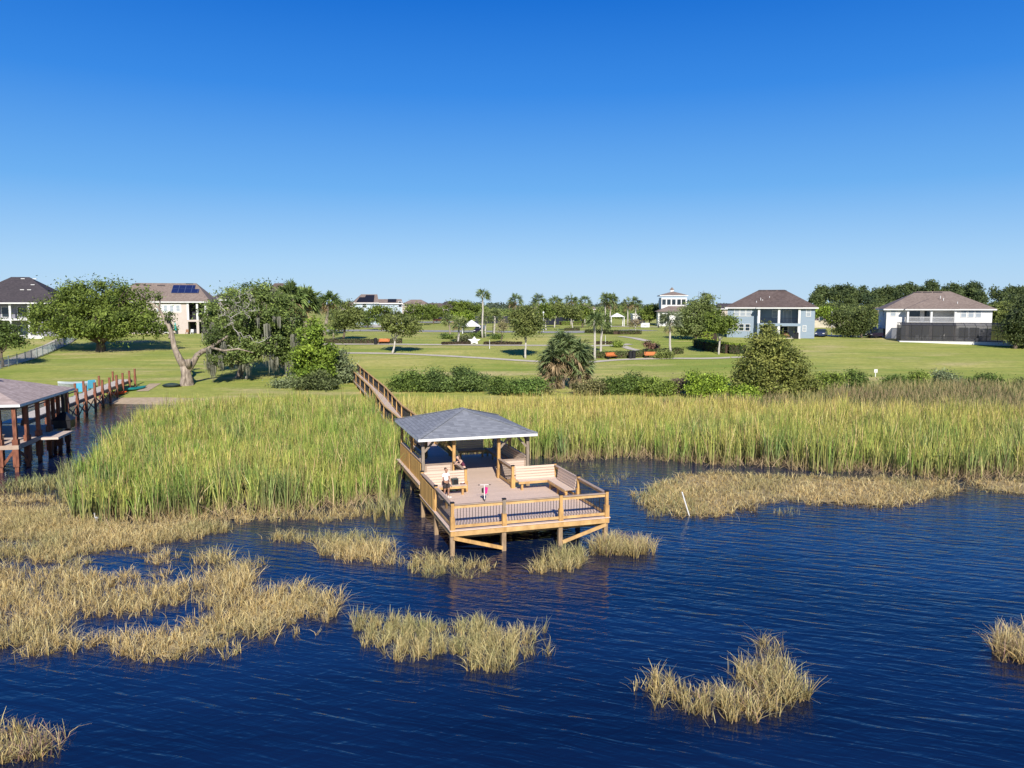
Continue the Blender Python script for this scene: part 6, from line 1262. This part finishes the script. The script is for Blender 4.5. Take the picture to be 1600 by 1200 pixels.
# marker pole leaning out of the water
def marker():
    b = Vector(P(1077, 806)); t = thing('marker_pole', 'thin white pole leaning out of the water by the straw mat', 'pole', b); e = Vector(PY(1066, 770, b.y)) - b; q = MB(); q.tube([(-e.x * .4, 0, -e.z * .4), tuple(e)], [.032, .032], 8); q.build('shaft', M['white'], t); MB().tube([tuple(e * 1.001), tuple(e * 1.04)], [.04, .02], 8).build('cap', M['white'], t)
marker()

# ------------------------------------------------------------------ things on the left bank
teal = mat('teal_plastic', (.02, .23, .21), (.015, .17, .16), 3, .35, bmp=0); skyb = mat('light_blue_plastic', (.12, .50, .72), (.09, .40, .62), 2, .4, bmp=0); orangep = mat('orange_plastic', (.80, .10, .02), (.7, .08, .015), 2, .35, bmp=0); darkg = mat('dark_green_tarp', (.03, .055, .05), (.02, .035, .03), 3, .7)
def kayak(label, base, rz, m, L=3.0, W_=.75, cat='kayak', tilt=0):
    t = thing('kayak', label, cat, base, rz); N = 13; K = 8; q = MB()
    for i in range(N):
        s = -1 + 2 * i / (N - 1); w_ = W_ / 2 * (1 - abs(s) ** 2.4) + .01; h = .17 * (1 - abs(s) ** 3) + .02; zc = .20 + .16 * abs(s) ** 3
        for j in range(K): a = j * 2 * math.pi / K; q.v.append((s * L / 2, w_ * math.cos(a), zc + h * math.sin(a)))
    for i in range(N - 1):
        for j in range(K): a = i * K + j; b = i * K + (j + 1) % K; q.f.append((a, b, b + K, a + K))
    q.build('hull', m, t, True); MB().lathe([(.30, 0), (.32, .03), (.24, .035), (.22, -.02)], (-.1, 0, .365), 14).build('cockpit_rim', M['blackcap'], t); MB().box(-.35, -.30, -.16, .16, .37, .58).build('seat_back', M['blackcap'], t)
    return t
kayak('teal kayak lying on the grass right of the walkway end', G(211, 610), R(72), teal, 3.6, 1.0)
kayak('orange kayak stored in the shade under the walkway', G(181, 617), R(15), orangep, 2.3, .8)
bb = G(268, 605); t = thing('covered_boat', 'small dark boat under a green tarp left of the forked dead trunk', 'boat', bb, R(10)); MB().lathe([(.35, 0), (.8, .12), (.82, .28), (.5, .42), (.05, .5)], n=14).build('tarp', darkg, t, True); t.scale = (1.25, .8, 1); MB().lathe([(.83, .2), (.87, .23), (.83, .26)], n=14).build('rim', M['metal'], t, True)
def bluething(px, py, rz, label):
    # moulded light blue plastic chair
    t = thing('plastic_chair', label, 'chair', G(px, py), rz, 'light blue chairs behind the walkway'); MB().box(-.42, .42, -.4, .4, .36, .44).build('seat', skyb, t); MB().beam((0, .4, .4), (0, .62, 1.35), .86, .06, up=(0, 1, 0)).build('backrest', skyb, t)
    for s in (-1, 1): MB().box(s * .5 - .08, s * .5 + .08, -.42, .45, .60, .66).build('armrest', skyb, t)
    for x in (-.4, .4):
        for y in (-.38, .38): MB().box(x - .05, x + .05, y - .05, y + .05, 0, .358).build('leg', skyb, t)
bluething(124, 617, R(-140), 'light blue plastic garden chair on the bank, left of two by the walkway'); bluething(139, 612, R(-120), 'light blue plastic garden chair on the bank, right of two by the walkway')
# rowing boat with grey cover behind chairs
t = thing('row_boat', 'small grey covered rowing boat behind the light blue chairs', 'boat', G(121, 606), R(20)); q = MB()
for i in range(11):
    s = -1 + .2 * i; w_ = .75 * (1 - abs(s) ** 2.6) + .02
    q.v += [(s * 2.0, -w_, .5 + .12 * s * s), (s * 2.0, -w_ * .6, .02 + .2 * s * s), (s * 2.0, w_ * .6, .02 + .2 * s * s), (s * 2.0, w_, .5 + .12 * s * s)]
for i in range(10):
    for j in range(3): a = i * 4 + j; q.f.append((a, a + 1, a + 5, a + 4))
q.build('hull', mat('grey_hull', (.35, .38, .38), (.25, .28, .28), 3, .5), t); q = MB()
for i in range(11):
    s = -1 + .2 * i; w_ = .78 * (1 - abs(s) ** 2.6) + .03; z = .51 + .12 * s * s; q.v += [(s * 2.02, -w_, z), (s * 2.02, 0, z + .22), (s * 2.02, w_, z)]
for i in range(10):
    for j in range(2): a = i * 3 + j; q.f.append((a, a + 1, a + 4, a + 3))
q.build('cover', mat('grey_cover', (.42, .46, .45), (.34, .38, .37), 2, .7), t)
t = thing('egret', 'small white bird standing at the foot of the left reeds', 'bird', Vector(P(150, 817)), R(75)); t.scale = (.7,) * 3
sk = None

# ------------------------------------------------------------------ figures (skin modifier)
def skinned(name, joints, edges, m, parent, root=0, sub=2, label=None):
    me = bpy.data.meshes.new(name); me.from_pydata([j[0] for j in joints], edges, []); o = bpy.data.objects.new(name, me); COL.objects.link(o); o.parent = parent
    sm = o.modifiers.new('skin', 'SKIN'); sm.use_smooth_shade = True
    lay = me.skin_vertices[0].data
    for i, j in enumerate(joints):
        r_ = j[1] if hasattr(j[1], '__len__') else (j[1], j[1]); lay[i].radius = r_; lay[i].use_root = (i == root)
    s = o.modifiers.new('sub', 'SUBSURF'); s.levels = sub; s.render_levels = sub; me.materials.append(m)
    if label: o['label'] = label
    return o
skin = mat('skin', (.36, .20, .13), (.33, .18, .115), 6, .6, bmp=0); skinl = mat('light_skin', (.55, .36, .27), (.5, .32, .24), 6, .6, bmp=0); cloth_w = mat('white_shirt', (.75, .73, .72), (.68, .66, .66), 5, .85); cloth_d = mat('dark_shorts', (.05, .04, .042), (.035, .03, .032), 6, .9); hairm = mat('dark_hair', (.035, .022, .016), (.02, .013, .01), 12, .7); hairb = mat('brown_hair', (.13, .08, .055), (.08, .05, .035), 14, .6); shoe = mat('white_shoe', (.7, .7, .68), (.6, .6, .58), 6, .7); plum = mat('plum_top', (.13, .03, .06), (.10, .025, .05), 6, .85)
def fingers(J, E, wrist, d, side, sc_, curl=.4):
    """palm + five fingers appended; d direction of the hand, side = thumb side"""
    d = Vector(d).normalized(); side = Vector(side).normalized(); w_ = Vector(J[wrist][0]); pn = d.cross(side)
    k = len(J); J.append((tuple(w_ + d * .05 * sc_), .022 * sc_)); E.append((wrist, k)); J.append((tuple(w_ + d * .085 * sc_), .024 * sc_)); E.append((k, k + 1)); base = k + 1
    for i, L in enumerate((.060, .072, .068, .052)):
        off = side * (.028 - .018 * i) * sc_; a = w_ + d * .09 * sc_ + off; b = a + (d * .55 + pn * curl * .3) * L * sc_; c = b + (d * .35 + pn * curl) * L * .6 * sc_; n = len(J); J.append((tuple(a + d * .008 * sc_), .0085 * sc_)); J.append((tuple(b), .008 * sc_)); J.append((tuple(c), .0065 * sc_)); E += [(base, n), (n, n + 1), (n + 1, n + 2)]
    n = len(J); a = w_ + d * .035 * sc_ + side * .03 * sc_; J.append((tuple(a), .010 * sc_)); J.append((tuple(a + (d * .6 + side * .7) * .04 * sc_), .009 * sc_)); E += [(k, n), (n, n + 1)]
def boy():
    u, v = 1.06, 5.55; p = Vector(W3(u, v, DZ)); t = thing('person', 'boy in a white t-shirt and dark shorts standing on the deck by the left railing', 'person', p, AR + R(28)); s = 1.0
    # faces -y (towards the camera); height 1.45
    J = [((0, 0, .76), (.115, .085)), ((0, .0, .90), (.105, .075)), ((0, .005, 1.05), (.12, .08)), ((0, .01, 1.15), (.10, .07)), ((0, 0, 1.205), .045), ((0, -.015, 1.25), .045)]
    E = [(0, 1), (1, 2), (2, 3), (3, 4), (4, 5)]
    J += [((0, -.02, 1.30), (.068, .078)), ((0, -.012, 1.37), (.076, .088)), ((0, -.005, 1.425), (.055, .062))]; E += [(5, 6), (6, 7), (7, 8)]
    def add(par, pts):
        i = par
        for q in pts: J.append(q); E.append((i, len(J) - 1)); i = len(J) - 1
        return i
    lw = add(3, [((-.155, .01, 1.13), .045), ((-.235, -.06, .96), .034), ((-.32, -.22, .93), .024)]); rw = add(3, [((.155, .01, 1.13), .045), ((.215, .0, .92), .034), ((.225, -.10, .745), .024)])
    fingers(J, E, lw, (-.5, -.8, -.1), (.1, -.1, 1), 1); fingers(J, E, rw, (.05, -.3, -.95), (-.3, -.9, 0), 1)
    add(0, [((-.085, 0, .70), .08), ((-.10, -.03, .42), .055), ((-.10, .02, .20), .042), ((-.10, .03, .075), .032), ((-.105, -.10, .04), .03)]); add(0, [((.085, 0, .70), .08), ((.11, -.06, .42), .055), ((.12, -.03, .20), .042), ((.125, -.01, .075), .032), ((.13, -.14, .04), .03)])
    b = skinned('body', J, E, skin, t)
    skinned('shirt', [((0, .0, .80), (.138, .105)), ((0, .0, .92), (.128, .098)), ((0, .006, 1.06), (.14, .10)), ((0, .01, 1.165), (.10, .075)), ((-.16, .01, 1.135), .064), ((-.215, -.035, 1.02), .058), ((.16, .01, 1.135), .064), ((.198, .005, 1.01), .058)], [(0, 1), (1, 2), (2, 3), (3, 4), (4, 5), (3, 6), (6, 7)], cloth_w, t)
    skinned('shorts', [((0, 0, .79), (.135, .105)), ((-.088, 0, .68), .098), ((-.105, -.03, .44), .088), ((.088, 0, .68), .098), ((.115, -.055, .44), .088)], [(0, 1), (1, 2), (0, 3), (3, 4)], cloth_d, t)
    skinned('hair', [((0, .02, 1.45), (.07, .075)), ((0, .045, 1.40), (.078, .07)), ((0, .055, 1.33), (.055, .04))], [(0, 1), (1, 2)], hairm, t)
    for x, y in ((-.105, -.05), (.13, -.09)): MB().lathe([(.05, 0), (.055, .04), (.045, .08)], (x, y + .05, 0), 10).box(x - .042, x + .042, y - .10, y + .06, 0, .055).build('shoe', shoe, t)
    q = MB()
    for x in (-.03, .03): q.lathe([(.001, -.01), (.011, 0), (.001, .01)], (x, -.093, 1.365), 6)
    q.build('eye', hairm, t); MB().lathe([(.012, 0), (.016, .012), (.006, .045)], (0, -.10, 1.325), 6).build('nose', skin, t); MB().box(-.022, .022, -.098, -.088, 1.298, 1.306).build('mouth', mat('lips', (.28, .10, .08), (.25, .09, .07), 8, .6, bmp=0), t)
    for x in (-.082, .082): MB().lathe([(.012, -.025), (.02, 0), (.012, .025)], (x, .0, 1.35), 6).build('ear', skin, t)
    return t
boy()
def girl():
    p = Vector(W3(2.5, 8.35, DZ)); t = thing('person', 'person with long brown hair and plum top leaning on the rail by the gazebo', 'person', p, AR + R(-75)); s = 1
    # facing -y locally, bent forward, forearms on rail at z .98
    J = [((0, .18, .80), (.12, .095)), ((0, .10, .95), (.105, .075)), ((0, .0, 1.10), (.115, .08)), ((0, -.07, 1.20), (.10, .07)), ((0, -.12, 1.25), .045), ((0, -.16, 1.28), .045), ((0, -.20, 1.32), (.066, .076)), ((0, -.22, 1.39), (.074, .084)), ((0, -.21, 1.445), (.054, .06))]
    E = [(i, i + 1) for i in range(8)]
    def add(par, pts):
        i = par
        for q in pts: J.append(q); E.append((i, len(J) - 1)); i = len(J) - 1
        return i
    lw = add(3, [((-.16, -.06, 1.18), .042), ((-.20, -.20, 1.06), .032), ((-.06, -.32, 1.07), .024)]); rw = add(3, [((.16, -.06, 1.18), .042), ((.21, -.20, 1.05), .032), ((.16, -.38, 1.07), .024)])
    fingers(J, E, lw, (.8, -.3, 0), (.2, -.8, .2), 1, .25); fingers(J, E, rw, (-.1, -1, .0), (-1, -.1, 0), 1, .25)
    add(0, [((-.09, .18, .74), .08), ((-.10, .12, .44), .055), ((-.10, .20, .20), .042), ((-.10, .24, .07), .03), ((-.10, .12, .035), .028)]); add(0, [((.09, .18, .74), .08), ((.10, .10, .44), .055), ((.11, .14, .20), .042), ((.11, .18, .07), .03), ((.11, .06, .035), .028)])
    skinned('body', J, E, skinl, t)
    skinned('top', [((0, .17, .84), (.135, .105)), ((0, .10, .96), (.125, .095)), ((0, .0, 1.10), (.133, .097)), ((0, -.06, 1.19), (.095, .07))], [(0, 1), (1, 2), (2, 3)], plum, t)
    skinned('shorts', [((0, .18, .80), (.135, .105)), ((-.09, .17, .72), .098), ((-.10, .14, .56), .08), ((.09, .17, .72), .098), ((.10, .12, .56), .08)], [(0, 1), (1, 2), (0, 3), (3, 4)], cloth_w, t)
    skinned('hair', [((0, -.19, 1.47), (.07, .075)), ((0, -.155, 1.42), (.085, .075)), ((0, -.11, 1.32), (.09, .06)), ((0, -.06, 1.20), (.085, .045)), ((.02, .0, 1.08), (.06, .03))], [(0, 1), (1, 2), (2, 3), (3, 4)], hairb, t)
    for x, y in ((-.10, .17), (.11, .10)): MB().box(x - .04, x + .04, y - .09, y + .12, 0, .055).build('shoe', shoe, t)
    q = MB()
    for x in (-.03, .03): q.lathe([(.001, -.01), (.011, 0), (.001, .01)], (x, -.302, 1.385), 6)
    q.build('eye', hairm, t); MB().lathe([(.012, 0), (.015, .012), (.006, .04)], (0, -.305, 1.345), 6).build('nose', skinl, t); MB().box(-.02, .02, -.30, -.29, 1.318, 1.325).build('mouth', bpy.data.materials['lips'], t)
girl()
def egret():
    skinned('body', [((0, 0, .36), .055), ((.12, 0, .34), .075), ((-.08, 0, .42), .03), ((-.10, 0, .55), .018), ((-.06, 0, .66), .018), ((-.10, 0, .70), .026), ((-.17, 0, .70), .010), ((.25, 0, .31), .02), ((.03, .03, .26), .014), ((.03, .03, .01), .008), ((.07, -.03, .26), .014), ((.08, -.03, .01), .008)], [(0, 1), (0, 2), (2, 3), (3, 4), (4, 5), (5, 6), (1, 7), (0, 8), (8, 9), (1, 10), (10, 11)], M['white'], t_eg)
t_eg = t if t.name.startswith('egret') else [o for o in bpy.data.objects if o.name.startswith('egret')][0]
egret()
# ------------------------------------------------------------------ things on the deck
def scooter():
    p = Vector(W3(2.66, 4.5, DZ)); t = thing('kick_scooter', 'small kick scooter with white stem and bright pink front bag standing on the deck', 'scooter', p, AR + R(80)); pk = mat('pink_cloth', (.62, .02, .20), (.5, .015, .15), 5, .7); mt = M['white']
    MB().box(-.18, .30, -.055, .055, .075, .10).build('footboard', M['blackcap'], t)
    def wheel(x):
        w_ = MB(); n2 = 14; ring = [(x + .06 * math.cos(k * 6.283 / n2), .062 + .06 * math.sin(k * 6.283 / n2)) for k in range(n2)]
        w_.poly([(a, -.013, c) for a, c in ring] + [(a, .013, c) for a, c in ring], [tuple(range(n2)), tuple(range(2 * n2 - 1, n2 - 1, -1))] + [(i, i + n2, (i + 1) % n2 + n2, (i + 1) % n2) for i in range(n2)]).build('wheel', M['metal'], t)
    wheel(-.27); wheel(.37)
    MB().tube([(-.25, 0, .07), (-.20, 0, .16), (-.13, 0, .76)], [.022, .022, .018], 8).build('stem', mt, t); q = MB().tube([(-.13, -.21, .77), (-.13, .21, .77)], [.014, .014], 8).build('handlebar', mt, t)
    for s in (-1, 1): MB().tube([(-.13, s * .212, .77), (-.13, s * .30, .77)], [.02, .02], 8).build('grip', M['blackcap'], q)
    MB().poly([(-.14, -.03, .32), (-.14, -.13, .36), (-.14, -.17, .62), (-.14, -.03, .66), (-.06, -.03, .32), (-.06, -.13, .36), (-.06, -.17, .62), (-.06, -.03, .66)], [(0, 1, 2, 3), (7, 6, 5, 4), (0, 4, 5, 1), (1, 5, 6, 2), (2, 6, 7, 3), (3, 7, 4, 0)]).build('front_bag', pk, t); MB().poly([(-.13, .03, .36), (-.13, .12, .40), (-.13, .13, .58), (-.13, .03, .63), (-.06, .03, .36), (-.06, .12, .40), (-.06, .13, .58), (-.06, .03, .63)], [(0, 3, 2, 1), (4, 5, 6, 7), (0, 1, 5, 4), (1, 2, 6, 5), (2, 3, 7, 6), (3, 0, 4, 7)]).build('side_pocket', M['blackcap'], t)
scooter()
t = thing('small_speaker', 'dark box with pale edge lying on the left bench seat', 'box', Vector(W3(1.62, 6.12, DZ + .482)), AR + R(8)); MB().box(-.15, .15, -.12, .12, 0, .30).build('case', mat('slate_plastic', (.05, .075, .08), (.03, .045, .05), 6, .4), t); MB().box(-.12, .12, -.125, -.121, .04, .26).build('front_panel', M['blackcap'], t)
q = MB().beam((-.12, 0, .30), (-.12, 0, .35), .02, .02).beam((.12, 0, .30), (.12, 0, .35), .02, .02).beam((-.13, 0, .35), (.13, 0, .35), .02, .02); q.build('handle', M['cap'], t)
t = thing('toy', 'little red and white toy on the left bench beside the dark box', 'toy', Vector(W3(2.0, 6.05, DZ + .482)), AR); MB().box(-.12, .12, -.03, .03, 0.002, .05).build('toy_body', carred, t); MB().box(-.06, .05, -.025, .025, .052, .09).build('toy_top', M['white'], t)
